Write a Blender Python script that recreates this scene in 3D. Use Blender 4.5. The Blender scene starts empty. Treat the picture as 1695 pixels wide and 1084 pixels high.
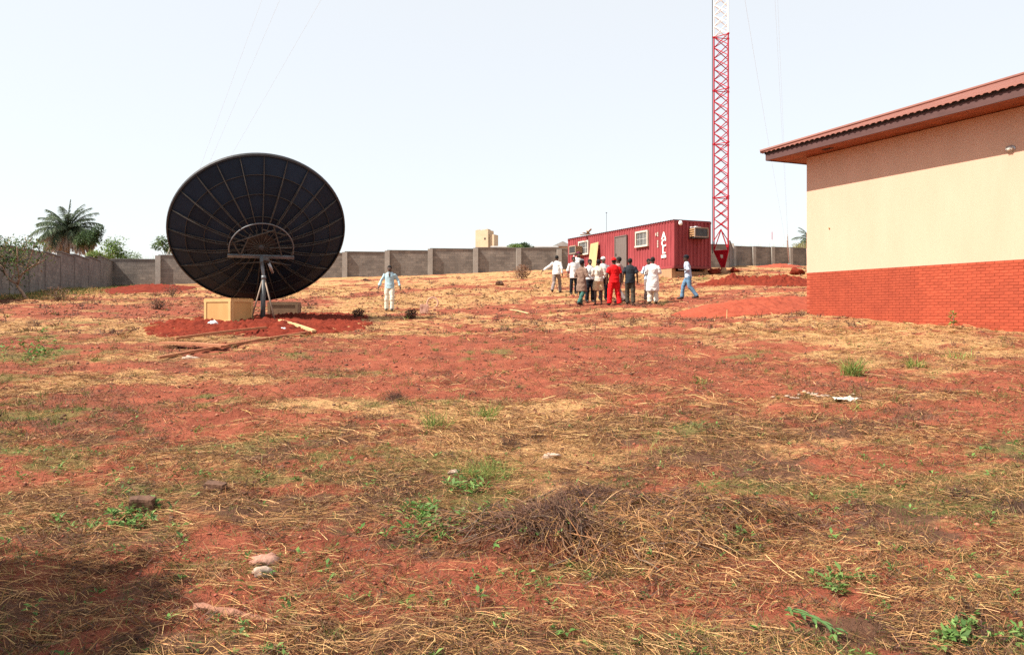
import bpy, bmesh, math, random
import numpy as np
from mathutils import Vector, Matrix

random.seed(7)
RNG = np.random.default_rng(7)
SC = bpy.context.scene
COL = SC.collection

# ------------------------------------------------------------------ camera
F = 1318.3            # focal length in photograph pixels (28 mm on 36 mm film)
CX, HY, EYE = 847.5, 520.0, 1.6
cam = bpy.data.cameras.new('camera')
cam.sensor_fit = 'HORIZONTAL'
cam.sensor_width = 36.0
cam.lens = 28.0
cam.shift_y = -22.0 / 1695.0
cam.clip_start = 0.1
cam.clip_end = 6000
camo = bpy.data.objects.new('camera', cam)
camo.location = (0, 0, EYE)
camo.rotation_euler = (math.radians(90), 0, 0)
COL.objects.link(camo)
SC.camera = camo

# ------------------------------------------------------------------ sky, sun, exposure
SUN_EL = math.radians(50)
SH = Vector((-0.945, -0.327, 0)).normalized()         # horizontal direction towards the sun
SUN = Vector((SH.x * math.cos(SUN_EL), SH.y * math.cos(SUN_EL), math.sin(SUN_EL)))
world = bpy.data.worlds.new('World')
SC.world = world
world.use_nodes = True
wn = world.node_tree
for n in list(wn.nodes):
    wn.nodes.remove(n)
wo = wn.nodes.new('ShaderNodeOutputWorld')
wb = wn.nodes.new('ShaderNodeBackground')
ws = wn.nodes.new('ShaderNodeTexSky')
ws.sky_type = 'NISHITA'
ws.sun_disc = False
ws.sun_elevation = SUN_EL
ws.sun_rotation = math.atan2(SH.x, SH.y)
ws.altitude = 200
ws.air_density = 1.0
ws.dust_density = 1.5
ws.ozone_density = 1.0
wb.inputs['Strength'].default_value = 0.12
# dusty dry-season air: the blue sky seen through an even pale veil, the same in every direction
wmix = wn.nodes.new('ShaderNodeMix'); wmix.data_type = 'RGBA'
wmix.inputs[0].default_value = 0.77
wmix.inputs[7].default_value = (3.72, 3.74, 3.64, 1)
wn.links.new(ws.outputs[0], wmix.inputs[6])
wn.links.new(wmix.outputs[2], wb.inputs[0])
wn.links.new(wb.outputs[0], wo.inputs[0])
sl = bpy.data.lights.new('sun', 'SUN')
sl.energy = 4.55
sl.angle = math.radians(0.6)
sl.color = (1.0, 0.93, 0.82)
so = bpy.data.objects.new('sun', sl)
so.rotation_euler = (-SUN).to_track_quat('-Z', 'Y').to_euler()
so.location = (-20, -10, 30)
COL.objects.link(so)
SC.view_settings.view_transform = 'Standard'
SC.view_settings.look = 'None'
SC.view_settings.exposure = 1.16
SC.view_settings.gamma = 1.0
SC.view_settings.use_curve_mapping = False
SC.cycles.max_bounces = 5
SC.cycles.use_denoising = False

# ------------------------------------------------------------------ helpers
def at(px, py, D):
    return Vector(((px - CX) / F * D, D, EYE + (HY - py) / F * D))

def link(o, parent=None):
    COL.objects.link(o)
    if parent is not None:
        o.parent = parent
    return o

def tag(o, label=None, cat=None, group=None, kind=None):
    if label: o['label'] = label
    if cat: o['category'] = cat
    if group: o['group'] = group
    if kind: o['kind'] = kind
    return o

def empty(name, loc=(0, 0, 0), rz=0.0):
    o = bpy.data.objects.new(name, None)
    o.location = loc
    o.rotation_euler = (0, 0, rz)
    o.empty_display_size = 0.2
    return link(o)

class MB:
    """collects shapes into one mesh"""
    def __init__(s):
        s.v = []; s.f = []
    def add(s, vs, fs):
        b = len(s.v)
        s.v += [tuple(v) for v in vs]
        s.f += [tuple(i + b for i in f) for f in fs]
    def box(s, c, d, M=None):
        hx, hy, hz = d[0] / 2, d[1] / 2, d[2] / 2
        vs = [Vector((c[0] + x * hx, c[1] + y * hy, c[2] + z * hz)) for z in (-1, 1) for y in (-1, 1) for x in (-1, 1)]
        if M is not None:
            vs = [M @ v for v in vs]
        s.add(vs, [(0, 2, 3, 1), (4, 5, 7, 6), (0, 1, 5, 4), (2, 6, 7, 3), (0, 4, 6, 2), (1, 3, 7, 5)])
    def tube(s, pts, rads, n=8, caps=True, sq=1.0):
        pts = [Vector(p) for p in pts]
        if not hasattr(rads, '__len__'):
            rads = [rads] * len(pts)
        rings = []
        prev = None
        for i, p in enumerate(pts):
            t = (pts[min(i + 1, len(pts) - 1)] - pts[max(i - 1, 0)])
            if t.length < 1e-9: t = Vector((0, 0, 1))
            t.normalize()
            if prev is None:
                a = Vector((0, 0, 1)) if abs(t.z) < 0.9 else Vector((1, 0, 0))
            else:
                a = prev
            u = (a - t * a.dot(t)).normalized()
            prev = u
            w = t.cross(u)
            r = rads[i]
            rings.append([p + (u * math.cos(2 * math.pi * k / n) + w * math.sin(2 * math.pi * k / n) * sq) * r for k in range(n)])
        vs = [v for r in rings for v in r]
        fs = []
        for i in range(len(rings) - 1):
            for k in range(n):
                fs.append((i * n + k, i * n + (k + 1) % n, (i + 1) * n + (k + 1) % n, (i + 1) * n + k))
        if caps:
            fs.append(tuple(range(n - 1, -1, -1)))
            fs.append(tuple((len(rings) - 1) * n + k for k in range(n)))
        s.add(vs, fs)
    def loft(s, rings, n=14):
        """rings: (cx, cy, z, rx, ry)"""
        vs = []
        for (cx, cy, z, rx, ry) in rings:
            vs += [(cx + rx * math.cos(2 * math.pi * k / n), cy + ry * math.sin(2 * math.pi * k / n), z) for k in range(n)]
        fs = []
        for i in range(len(rings) - 1):
            for k in range(n):
                fs.append((i * n + k, i * n + (k + 1) % n, (i + 1) * n + (k + 1) % n, (i + 1) * n + k))
        fs.append(tuple(range(n - 1, -1, -1)))
        fs.append(tuple((len(rings) - 1) * n + k for k in range(n)))
        s.add(vs, fs)
    def ball(s, c, r, n=12, m=8, M=None):
        if not hasattr(r, '__len__'): r = (r, r, r)
        vs = [(0, 0, -1)]
        for i in range(1, m):
            a = -math.pi / 2 + math.pi * i / m
            vs += [(math.cos(a) * math.cos(2 * math.pi * k / n), math.cos(a) * math.sin(2 * math.pi * k / n), math.sin(a)) for k in range(n)]
        vs.append((0, 0, 1))
        fs = [(0, 1 + (k + 1) % n, 1 + k) for k in range(n)]
        for i in range(m - 2):
            for k in range(n):
                fs.append((1 + i * n + k, 1 + i * n + (k + 1) % n, 1 + (i + 1) * n + (k + 1) % n, 1 + (i + 1) * n + k))
        b = 1 + (m - 2) * n
        fs += [(b + k, b + (k + 1) % n, len(vs) - 1) for k in range(n)]
        out = []
        for v in vs:
            w = Vector((v[0] * r[0], v[1] * r[1], v[2] * r[2]))
            if M is not None: w = M @ w
            out.append(w + Vector(c))
        s.add(out, fs)
    def mesh(s, name, mat, smooth=False):
        me = bpy.data.meshes.new(name)
        me.from_pydata(s.v, [], s.f)
        me.update()
        if mat is not None: me.materials.append(mat)
        if smooth:
            me.polygons.foreach_set('use_smooth', [True] * len(me.polygons))
        return me
    def build(s, name, mat, parent=None, smooth=False):
        return link(bpy.data.objects.new(name, s.mesh(name, mat, smooth)), parent)

def inst(name, me, parent=None, loc=None, rot=None, mw=None):
    o = bpy.data.objects.new(name, me)
    if loc is not None: o.location = loc
    if rot is not None: o.rotation_euler = rot
    link(o, parent)
    if mw is not None: o.matrix_local = mw
    return o

def np_mesh(name, V, Q, mat, colors=None, smooth=False, parent=None):
    me = bpy.data.meshes.new(name)
    V = np.asarray(V, dtype=np.float32); Q = np.asarray(Q, dtype=np.int32)
    k = Q.shape[1]
    me.vertices.add(len(V)); me.vertices.foreach_set('co', V.ravel())
    me.loops.add(Q.size); me.loops.foreach_set('vertex_index', Q.ravel())
    me.polygons.add(len(Q))
    me.polygons.foreach_set('loop_start', np.arange(0, Q.size, k, dtype=np.int32))
    me.polygons.foreach_set('loop_total', np.full(len(Q), k, dtype=np.int32))
    if smooth: me.polygons.foreach_set('use_smooth', np.ones(len(Q), dtype=bool))
    me.update(calc_edges=True)
    if colors is not None:
        ca = me.color_attributes.new('col', 'FLOAT_COLOR', 'POINT')
        C = np.ones((len(V), 4), dtype=np.float32); C[:, :3] = colors
        ca.data.foreach_set('color', C.ravel())
    me.materials.append(mat)
    return link(bpy.data.objects.new(name, me), parent)

# ------------------------------------------------------------------ materials
def mat(name, c, rough=0.8, var=0.0, scale=5.0, c2=None, bump=0.0, bscale=40.0, metal=0.0, spec=0.3, detail=6.0, stretch=None, objrand=0.0):
    m = bpy.data.materials.new(name)
    m.use_nodes = True
    nt = m.node_tree
    b = nt.nodes['Principled BSDF']
    b.inputs['Roughness'].default_value = rough
    b.inputs['Metallic'].default_value = metal
    b.inputs['Specular IOR Level'].default_value = spec
    tc = nt.nodes.new('ShaderNodeTexCoord')
    src = tc.outputs['Object']
    if stretch:
        mp = nt.nodes.new('ShaderNodeMapping')
        mp.inputs['Scale'].default_value = stretch
        nt.links.new(src, mp.inputs[0]); src = mp.outputs[0]
    c = tuple(c)
    if c2 is None:
        c2 = tuple(max(0, x * (1 - var)) for x in c); c1 = tuple(min(1, x * (1 + var)) for x in c)
    else:
        c1 = c
    if var > 0 or c2 != c1:
        nz = nt.nodes.new('ShaderNodeTexNoise')
        nz.inputs['Scale'].default_value = scale
        nz.inputs['Detail'].default_value = detail
        nz.inputs['Roughness'].default_value = 0.65
        nt.links.new(src, nz.inputs['Vector'])
        cr = nt.nodes.new('ShaderNodeValToRGB')
        cr.color_ramp.elements[0].position = 0.3; cr.color_ramp.elements[1].position = 0.7
        cr.color_ramp.elements[0].color = (*c2, 1); cr.color_ramp.elements[1].color = (*c1, 1)
        nt.links.new(nz.outputs[0], cr.inputs[0])
        outc = cr.outputs[0]
        if objrand > 0:
            oi = nt.nodes.new('ShaderNodeObjectInfo')
            mr = nt.nodes.new('ShaderNodeMapRange')
            mr.inputs['To Min'].default_value = 1 - objrand; mr.inputs['To Max'].default_value = 1 + objrand
            nt.links.new(oi.outputs['Random'], mr.inputs[0])
            vm = nt.nodes.new('ShaderNodeVectorMath'); vm.operation = 'SCALE'
            nt.links.new(outc, vm.inputs[0]); nt.links.new(mr.outputs[0], vm.inputs['Scale'])
            outc = vm.outputs[0]
        nt.links.new(outc, b.inputs['Base Color'])
    else:
        b.inputs['Base Color'].default_value = (*c, 1)
    if bump > 0:
        nb = nt.nodes.new('ShaderNodeTexNoise')
        nb.inputs['Scale'].default_value = bscale; nb.inputs['Detail'].default_value = 8
        nt.links.new(src, nb.inputs['Vector'])
        bp = nt.nodes.new('ShaderNodeBump')
        bp.inputs['Strength'].default_value = min(1, bump); bp.inputs['Distance'].default_value = 0.02
        nt.links.new(nb.outputs[0], bp.inputs['Height'])
        nt.links.new(bp.outputs[0], b.inputs['Normal'])
    return m

def attr_mat(name, rough=0.85, translucent=0.0, spec=0.2):
    m = bpy.data.materials.new(name)
    m.use_nodes = True
    nt = m.node_tree
    b = nt.nodes['Principled BSDF']
    b.inputs['Roughness'].default_value = rough
    b.inputs['Specular IOR Level'].default_value = spec
    a = nt.nodes.new('ShaderNodeAttribute'); a.attribute_name = 'col'
    nt.links.new(a.outputs['Color'], b.inputs['Base Color'])
    if translucent > 0:
        tr = nt.nodes.new('ShaderNodeBsdfTranslucent')
        nt.links.new(a.outputs['Color'], tr.inputs[0])
        mx = nt.nodes.new('ShaderNodeMixShader'); mx.inputs[0].default_value = translucent
        nt.links.new(b.outputs[0], mx.inputs[1]); nt.links.new(tr.outputs[0], mx.inputs[2])
        nt.links.new(mx.outputs[0], nt.nodes['Material Output'].inputs[0])
    return m

M = {}
M['straw'] = attr_mat('dry_straw', 0.75, 0.15)
M['leaf'] = attr_mat('green_leaf', 0.6, 0.3)
M['block'] = mat('sandcrete_block', (0.225, 0.195, 0.172), 0.95, c2=(0.125, 0.107, 0.096), scale=0.7, bump=0.6, bscale=14, detail=10)
def block_tones(m):
    nt = m.node_tree; b = nt.nodes['Principled BSDF']
    src = b.inputs['Base Color'].links[0].from_socket
    tc = nt.nodes.new('ShaderNodeTexCoord'); sp_ = nt.nodes.new('ShaderNodeSeparateXYZ'); nt.links.new(tc.outputs['Object'], sp_.inputs[0])
    sb = nt.nodes.new('ShaderNodeMath'); sb.operation = 'SUBTRACT'; nt.links.new(sp_.outputs[1], sb.inputs[0]); nt.links.new(sp_.outputs[0], sb.inputs[1])
    cb = nt.nodes.new('ShaderNodeCombineXYZ'); nt.links.new(sb.outputs[0], cb.inputs[0]); nt.links.new(sp_.outputs[2], cb.inputs[1])
    bt_ = nt.nodes.new('ShaderNodeTexBrick'); nt.links.new(cb.outputs[0], bt_.inputs['Vector'])
    bt_.inputs['Scale'].default_value = 1.0; bt_.inputs['Brick Width'].default_value = 0.45; bt_.inputs['Row Height'].default_value = 0.23; bt_.inputs['Mortar Size'].default_value = 0.012
    bt_.inputs['Color1'].default_value = (0.82, 0.82, 0.82, 1); bt_.inputs['Color2'].default_value = (1.2, 1.18, 1.15, 1); bt_.inputs['Mortar'].default_value = (0.72, 0.71, 0.7, 1)
    mx = nt.nodes.new('ShaderNodeMix'); mx.data_type = 'RGBA'; mx.blend_type = 'MULTIPLY'; mx.inputs[0].default_value = 1.0
    nt.links.new(src, mx.inputs[6]); nt.links.new(bt_.outputs['Color'], mx.inputs[7]); nt.links.new(mx.outputs[2], b.inputs['Base Color'])
block_tones(M['block'])
M['pil'] = mat('concrete_pilaster', (0.34, 0.31, 0.275), 0.95, c2=(0.25, 0.225, 0.2), scale=1.5, bump=0.4, bscale=20)
M['cope'] = mat('coping', (0.16, 0.15, 0.14), 0.95, var=0.25, scale=2)
M['cream'] = mat('cream_render', (0.56, 0.362, 0.262), 0.9, c2=(0.51, 0.33, 0.235), scale=0.9, stretch=(1.6, 1.6, 0.45), bump=0.25, bscale=90)
M['brick'] = mat('red_brick', (0.36, 0.066, 0.031), 0.9, c2=(0.27, 0.046, 0.022), scale=3.0, bump=0.35, bscale=60, objrand=0.14)
M['mortar'] = mat('brick_mortar', (0.34, 0.075, 0.038), 0.95, var=0.25, scale=6)
M['roof'] = mat('roof_sheet', (0.25, 0.092, 0.062), 0.6, c2=(0.19, 0.066, 0.046), scale=1.5, spec=0.4)
M['roofdark'] = mat('roof_void', (0.03, 0.022, 0.02), 0.9, var=0.1)
M['fascia'] = mat('fascia_board', (0.085, 0.040, 0.036), 0.7, var=0.18, scale=2.5, stretch=(1, 1, 6))
M['soffit'] = mat('soffit_board', (0.23, 0.062, 0.024), 0.6, var=0.25, scale=3, objrand=0.15)
M['cont'] = mat('container_red', (0.31, 0.054, 0.060), 0.65, c2=(0.20, 0.030, 0.034), scale=2.2, spec=0.25, bump=0.1, bscale=8, detail=9, stretch=(1, 1, 0.3))
M['contdark'] = mat('container_rail', (0.17, 0.028, 0.028), 0.6, var=0.3, scale=2)
M['white'] = mat('white_paint', (0.78, 0.77, 0.74), 0.6, var=0.06, scale=4)
M['offwhite'] = mat('dusty_white', (0.52, 0.47, 0.40), 0.7, var=0.12, scale=6)
M['doorgrey'] = mat('door_grey', (0.13, 0.105, 0.095), 0.6, var=0.15, scale=2, stretch=(4, 4, 0.5))
M['glass'] = mat('window_glass', (0.05, 0.055, 0.06), 0.12, var=0.2, spec=0.6)
M['bars'] = mat('window_bars', (0.5, 0.49, 0.46), 0.6, var=0.1)
M['dark'] = mat('dark_metal', (0.03, 0.03, 0.032), 0.55, var=0.2, metal=0.2)
M['ply'] = mat('plywood', (0.50, 0.36, 0.18), 0.75, c2=(0.42, 0.28, 0.13), scale=2.5, stretch=(1, 1, 0.35))
M['crate'] = mat('crate_wood', (0.52, 0.30, 0.115), 0.75, c2=(0.43, 0.235, 0.085), scale=3, stretch=(1, 1, 0.3))
M['batten'] = mat('crate_batten', (0.60, 0.38, 0.165), 0.75, c2=(0.5, 0.30, 0.125), scale=5)
M['timber'] = mat('old_timber', (0.32, 0.16, 0.085), 0.85, c2=(0.21, 0.10, 0.055), scale=5, bump=0.4, bscale=25)
M['rust'] = mat('rusty_louvre', (0.33, 0.14, 0.05), 0.8, c2=(0.5, 0.33, 0.16), scale=6)
M['acgrey'] = mat('aged_casing', (0.36, 0.30, 0.24), 0.7, c2=(0.24, 0.15, 0.10), scale=7)
M['footing'] = mat('footing_render', (0.43, 0.25, 0.135), 0.95, c2=(0.34, 0.18, 0.10), scale=2, bump=0.4, bscale=14)
M['mastred'] = mat('mast_red', (0.36, 0.008, 0.020), 0.65, var=0.2, scale=1.5, spec=0.15)
M['mastwhite'] = mat('mast_white', (0.80, 0.78, 0.74), 0.45, var=0.06, scale=1.5, spec=0.5)
M['wire'] = mat('steel_wire', (0.5, 0.5, 0.5), 0.5, metal=0.4, var=0.05)
M['dish'] = mat('dish_panel', (0.0105, 0.0225, 0.042), 0.55, c2=(0.007, 0.014, 0.027), scale=1.2, spec=0.16, bump=0.15, bscale=220, objrand=0.25)
M['rib'] = mat('dish_rib', (0.07, 0.066, 0.06), 0.9, var=0.4, scale=3, metal=0.0, spec=0.05)
M['galv'] = mat('galvanised', (0.34, 0.35, 0.36), 0.42, var=0.2, scale=3, metal=0.6)
M['ringdark'] = mat('dish_ring', (0.055, 0.053, 0.05), 0.95, var=0.3, scale=3, spec=0.0)
M['galvmid'] = mat('dull_steel', (0.15, 0.16, 0.17), 0.5, var=0.25, scale=3, metal=0.3)
M['galvdark'] = mat('weathered_pipe', (0.075, 0.078, 0.08), 0.55, var=0.3, scale=4, metal=0.3)
M['tan_leg'] = mat('rusted_leg', (0.21, 0.15, 0.11), 0.6, var=0.3, scale=5, metal=0.2)
M['mud'] = mat('mud_tower', (0.55, 0.42, 0.29), 0.95, c2=(0.45, 0.33, 0.22), scale=0.8, bump=0.4, bscale=5)
M['roofgrey'] = mat('old_zinc', (0.33, 0.31, 0.29), 0.6, var=0.25, scale=1)
M['stone'] = mat('pale_stone', (0.42, 0.25, 0.19), 0.9, c2=(0.27, 0.11, 0.07), scale=14, bump=0.5, bscale=30)
M['whitestone'] = mat('white_stone', (0.44, 0.36, 0.29), 0.9, c2=(0.28, 0.16, 0.11), scale=22, bump=0.4, bscale=40)
M['mudblock'] = mat('mud_block', (0.15, 0.075, 0.045), 0.95, c2=(0.085, 0.045, 0.03), scale=9, bump=0.8, bscale=22)
M['pinkblock'] = mat('pink_block', (0.46, 0.26, 0.19), 0.95, var=0.15, scale=6, bump=0.3, bscale=30)
M['bark'] = mat('bark', (0.19, 0.125, 0.085), 0.95, c2=(0.11, 0.075, 0.055), scale=9, bump=0.6, bscale=30)
M['palebark'] = mat('pale_bark', (0.36, 0.26, 0.19), 0.9, c2=(0.22, 0.13, 0.09), scale=7, bump=0.4, bscale=30)
M['skin'] = mat('skin', (0.062, 0.031, 0.020), 0.5, var=0.12, scale=9, spec=0.4)
M['hair'] = mat('hair', (0.010, 0.009, 0.009), 0.9, var=0.2, bump=0.6, bscale=120)
M['eye'] = mat('eye_white', (0.6, 0.56, 0.5), 0.4, var=0.02)
M['shoe'] = mat('shoe', (0.02, 0.016, 0.014), 0.5, var=0.2)

def cloth(name, c, var=0.12):
    return mat(name, c, 0.9, var=var, scale=9, bump=0.25, bscale=16, spec=0.15)

# soil materials -----------------------------------------------------------
def soil_mat(name, red, red2, bump=0.7, bscale=9.0):
    m = bpy.data.materials.new(name)
    m.use_nodes = True
    nt = m.node_tree
    b = nt.nodes['Principled BSDF']
    b.inputs['Roughness'].default_value = 0.95
    b.inputs['Specular IOR Level'].default_value = 0.1
    tc = nt.nodes.new('ShaderNodeTexCoord')
    n1 = nt.nodes.new('ShaderNodeTexNoise'); n1.inputs['Scale'].default_value = 1.3; n1.inputs['Detail'].default_value = 10; n1.inputs['Roughness'].default_value = 0.7
    nt.links.new(tc.outputs['Object'], n1.inputs['Vector'])
    cr = nt.nodes.new('ShaderNodeValToRGB')
    cr.color_ramp.elements[0].position = 0.32; cr.color_ramp.elements[0].color = (*red2, 1)
    cr.color_ramp.elements[1].position = 0.66; cr.color_ramp.elements[1].color = (*red, 1)
    nt.links.new(n1.outputs[0], cr.inputs[0])
    nt.links.new(cr.outputs[0], b.inputs['Base Color'])
    nb = nt.nodes.new('ShaderNodeTexNoise'); nb.inputs['Scale'].default_value = bscale; nb.inputs['Detail'].default_value = 10; nb.inputs['Roughness'].default_value = 0.65
    nt.links.new(tc.outputs['Object'], nb.inputs['Vector'])
    bp = nt.nodes.new('ShaderNodeBump'); bp.inputs['Strength'].default_value = bump; bp.inputs['Distance'].default_value = 0.06
    nt.links.new(nb.outputs[0], bp.inputs['Height']); nt.links.new(bp.outputs[0], b.inputs['Normal'])
    return m, nt, b, cr, tc

M['fresh'] = soil_mat('fresh_red_soil', (0.20, 0.032, 0.016), (0.105, 0.017, 0.010), 1.0, 5)[0]
M['heap'] = soil_mat('dug_red_soil', (0.33, 0.075, 0.040), (0.24, 0.050, 0.028), 0.7, 6)[0]

gm, nt, gb, gcr, gtc = soil_mat('laterite_ground', (0.305, 0.088, 0.049), (0.175, 0.045, 0.026), 1.0, 16)
at_ = nt.nodes.new('ShaderNodeAttribute'); at_.attribute_name = 'col'
sep = nt.nodes.new('ShaderNodeSeparateColor'); nt.links.new(at_.outputs['Color'], sep.inputs[0])
def fibre(scale, sx, sy):
    mp = nt.nodes.new('ShaderNodeMapping'); mp.inputs['Scale'].default_value = (sx, sy, 1)
    nt.links.new(gtc.outputs['Object'], mp.inputs[0])
    nz = nt.nodes.new('ShaderNodeTexNoise'); nz.inputs['Scale'].default_value = scale; nz.inputs['Detail'].default_value = 9; nz.inputs['Roughness'].default_value = 0.75
    nz.inputs['Distortion'].default_value = 0.6
    nt.links.new(mp.outputs[0], nz.inputs['Vector'])
    return nz.outputs[0]
def math_node(op, a, b_, c=None):
    nd = nt.nodes.new('ShaderNodeMath'); nd.operation = op
    for i, v in enumerate((a, b_, c)):
        if v is None: continue
        if isinstance(v, (int, float)): nd.inputs[i].default_value = v
        else: nt.links.new(v, nd.inputs[i])
    return nd.outputs[0]
def layer(mask, fib, lo, hi, base, colr):
    s = math_node('ADD', mask, fib)
    mr = nt.nodes.new('ShaderNodeMapRange'); mr.interpolation_type = 'SMOOTHSTEP'
    mr.inputs['From Min'].default_value = lo; mr.inputs['From Max'].default_value = hi
    nt.links.new(s, mr.inputs[0])
    mx = nt.nodes.new('ShaderNodeMix'); mx.data_type = 'RGBA'
    nt.links.new(mr.outputs[0], mx.inputs[0]); nt.links.new(base, mx.inputs[6])
    if isinstance(colr, tuple): mx.inputs[7].default_value = (*colr, 1)
    else: nt.links.new(colr, mx.inputs[7])
    return mx.outputs[2]
f1 = fibre(9, 0.6, 1.5); f2 = fibre(17, 0.7, 1.3); f3 = fibre(3.2, 0.7, 1.4)
strawc = nt.nodes.new('ShaderNodeValToRGB')
strawc.color_ramp.elements[0].position = 0.3; strawc.color_ramp.elements[0].color = (0.21, 0.080, 0.040, 1)
strawc.color_ramp.elements[1].position = 0.68; strawc.color_ramp.elements[1].color = (0.58, 0.36, 0.155, 1)
nt.links.new(f2, strawc.inputs[0])
c = layer(sep.outputs[0], f1, 0.80, 1.16, gcr.outputs[0], strawc.outputs[0])
c = layer(sep.outputs[2], f2, 0.80, 1.50, c, (0.115, 0.056, 0.034))
c = layer(sep.outputs[1], f2, 1.0, 1.7, c, (0.15, 0.13, 0.045))
# grain: crumbs and fine litter too small to build
fg = nt.nodes.new('ShaderNodeTexNoise'); fg.inputs['Scale'].default_value = 46; fg.inputs['Detail'].default_value = 6; fg.inputs['Roughness'].default_value = 0.8
nt.links.new(gtc.outputs['Object'], fg.inputs['Vector'])
fr_ = nt.nodes.new('ShaderNodeMapRange'); fr_.inputs['From Min'].default_value = 0.3; fr_.inputs['From Max'].default_value = 0.7; fr_.inputs['To Min'].default_value = 0.62; fr_.inputs['To Max'].default_value = 1.34
nt.links.new(fg.outputs[0], fr_.inputs[0])
fv = nt.nodes.new('ShaderNodeVectorMath'); fv.operation = 'SCALE'
nt.links.new(c, fv.inputs[0]); nt.links.new(fr_.outputs[0], fv.inputs['Scale']); c = fv.outputs[0]
nt.links.new(c, gb.inputs['Base Color'])
M['ground'] = gm

# ------------------------------------------------------------------ terrain
TAB = np.random.default_rng(11).random((24, 256, 256))
def vnoise(x, y, s):
    x = np.asarray(x, float); y = np.asarray(y, float)
    xi = np.floor(x).astype(np.int64); yi = np.floor(y).astype(np.int64)
    fx = x - xi; fy = y - yi
    fx = fx * fx * (3 - 2 * fx); fy = fy * fy * (3 - 2 * fy)
    T = TAB[s % 24]
    a = T[yi & 255, xi & 255]; b = T[yi & 255, (xi + 1) & 255]
    c_ = T[(yi + 1) & 255, xi & 255]; d = T[(yi + 1) & 255, (xi + 1) & 255]
    return (a * (1 - fx) + b * fx) * (1 - fy) + (c_ * (1 - fx) + d * fx) * fy
def fbm(x, y, s, o=4, g=0.5):
    r = 0; a = 1; t = 0
    for i in range(o):
        r = r + a * vnoise(x * 2 ** i + 17.3 * i, y * 2 ** i - 9.1 * i, s + i); t += a; a *= g
    return r / t
def sstep(a, b, x):
    t = np.clip((np.asarray(x, float) - a) / (b - a), 0, 1); return t * t * (3 - 2 * t)

def zpx(py, D): return (HY - py) / F * D
CTRL = [(0, -12, -1.75), (-8, -6, -1.7), (8, -6, -1.65), (0, 0, -1.6), (0, 4, -1.6), (-4, 5.5, -1.56), (4, 5.5, -1.50),
        (0, 12, -1.12), (-8, 12, -1.16), (7, 12, -0.98), (-3, 18, -0.66), (3, 18, -0.56), (-12, 19, -0.62),
        (-7.9, 24.3, -0.21), (-4.8, 31, 0.11), (3.85, 30, 0.33), (7.1, 31.5, 0.56), (2.05, 37, 1.0),
        (9.25, 25, 0.0), (12.0, 18.7, -0.42), (15, 12.3, -0.9), (8.8, 43, 1.93), (3.7, 54.3, 2.75), (12, 45, 2.35),
        (-34, 72, zpx(473, 72)), (-15.8, 75, zpx(459, 75)), (-7.2, 75, zpx(455, 75)), (1.3, 75.5, zpx(448, 75.5)),
        (21.5, 79, zpx(443, 79)), (27, 94, zpx(440.5, 94)), (35.5, 98, zpx(440.5, 98)),
        (-25.3, 40, zpx(490.8, 40)), (-29, 51, zpx(481.6, 51)), (-32, 62, zpx(480.7, 62)), (-35.7, 71, zpx(476, 71)),
        (-20, 26, 0.1), (-14, 8, -1.35), (22, 35, 1.3), (30, 60, 3.4)]
CP = np.array(CTRL, float)
def _U(r2): return np.where(r2 < 1e-9, 0.0, 0.5 * r2 * np.log(np.maximum(r2, 1e-9)))
_n = len(CP)
_K = _U(((CP[:, None, :2] - CP[None, :, :2]) ** 2).sum(-1)) + np.eye(_n) * 6.0
_P = np.c_[np.ones(_n), CP[:, :2]]
_A = np.zeros((_n + 3, _n + 3)); _A[:_n, :_n] = _K; _A[:_n, _n:] = _P; _A[_n:, :_n] = _P.T
_W = np.linalg.solve(_A, np.r_[CP[:, 2], 0, 0, 0])
def base_z(x, y):
    shp = np.shape(x)
    x = np.ravel(np.asarray(x, float)); y = np.ravel(np.asarray(y, float))
    xc = np.clip(x, -60, 60); yc = np.clip(y, -25, 130)
    z = _W[_n] + _W[_n + 1] * xc + _W[_n + 2] * yc
    for i in range(_n):
        z = z + _W[i] * _U((xc - CP[i, 0]) ** 2 + (yc - CP[i, 1]) ** 2)
    far = np.clip(0.055 * y - 1.0, -1.7, 4.0)
    w = np.maximum(sstep(99, 135, y), np.maximum(sstep(45, 80, np.abs(x)), sstep(15, 40, -y)))
    return (z * (1 - w) + far * w + EYE).reshape(shp)
def bumps(x, y):
    return (0.10 * (fbm(x * 0.33, y * 0.33, 1, 3) - 0.5) + 0.10 * (fbm(x * 1.3, y * 1.3, 4, 3) - 0.5)
            + 0.075 * (fbm(x * 5.1, y * 5.1, 8, 3) - 0.5))
def ground(x, y):
    return base_z(x, y) + bumps(x, y)
def gz(x, y): return float(ground(np.array([x]), np.array([y]))[0])

def hit(px, py):
    """where the sight line through a photograph pixel meets the ground"""
    D = np.concatenate([np.arange(2.0, 20, 0.02), np.arange(20, 130, 0.05)])
    x = (px - CX) / F * D
    r = EYE + (HY - py) / F * D
    g = base_z(x, D)
    k = np.argmax(r < g)
    if r[k] >= g[k]: k = len(D) - 1
    return Vector((x[k], D[k], gz(x[k], D[k])))

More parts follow.
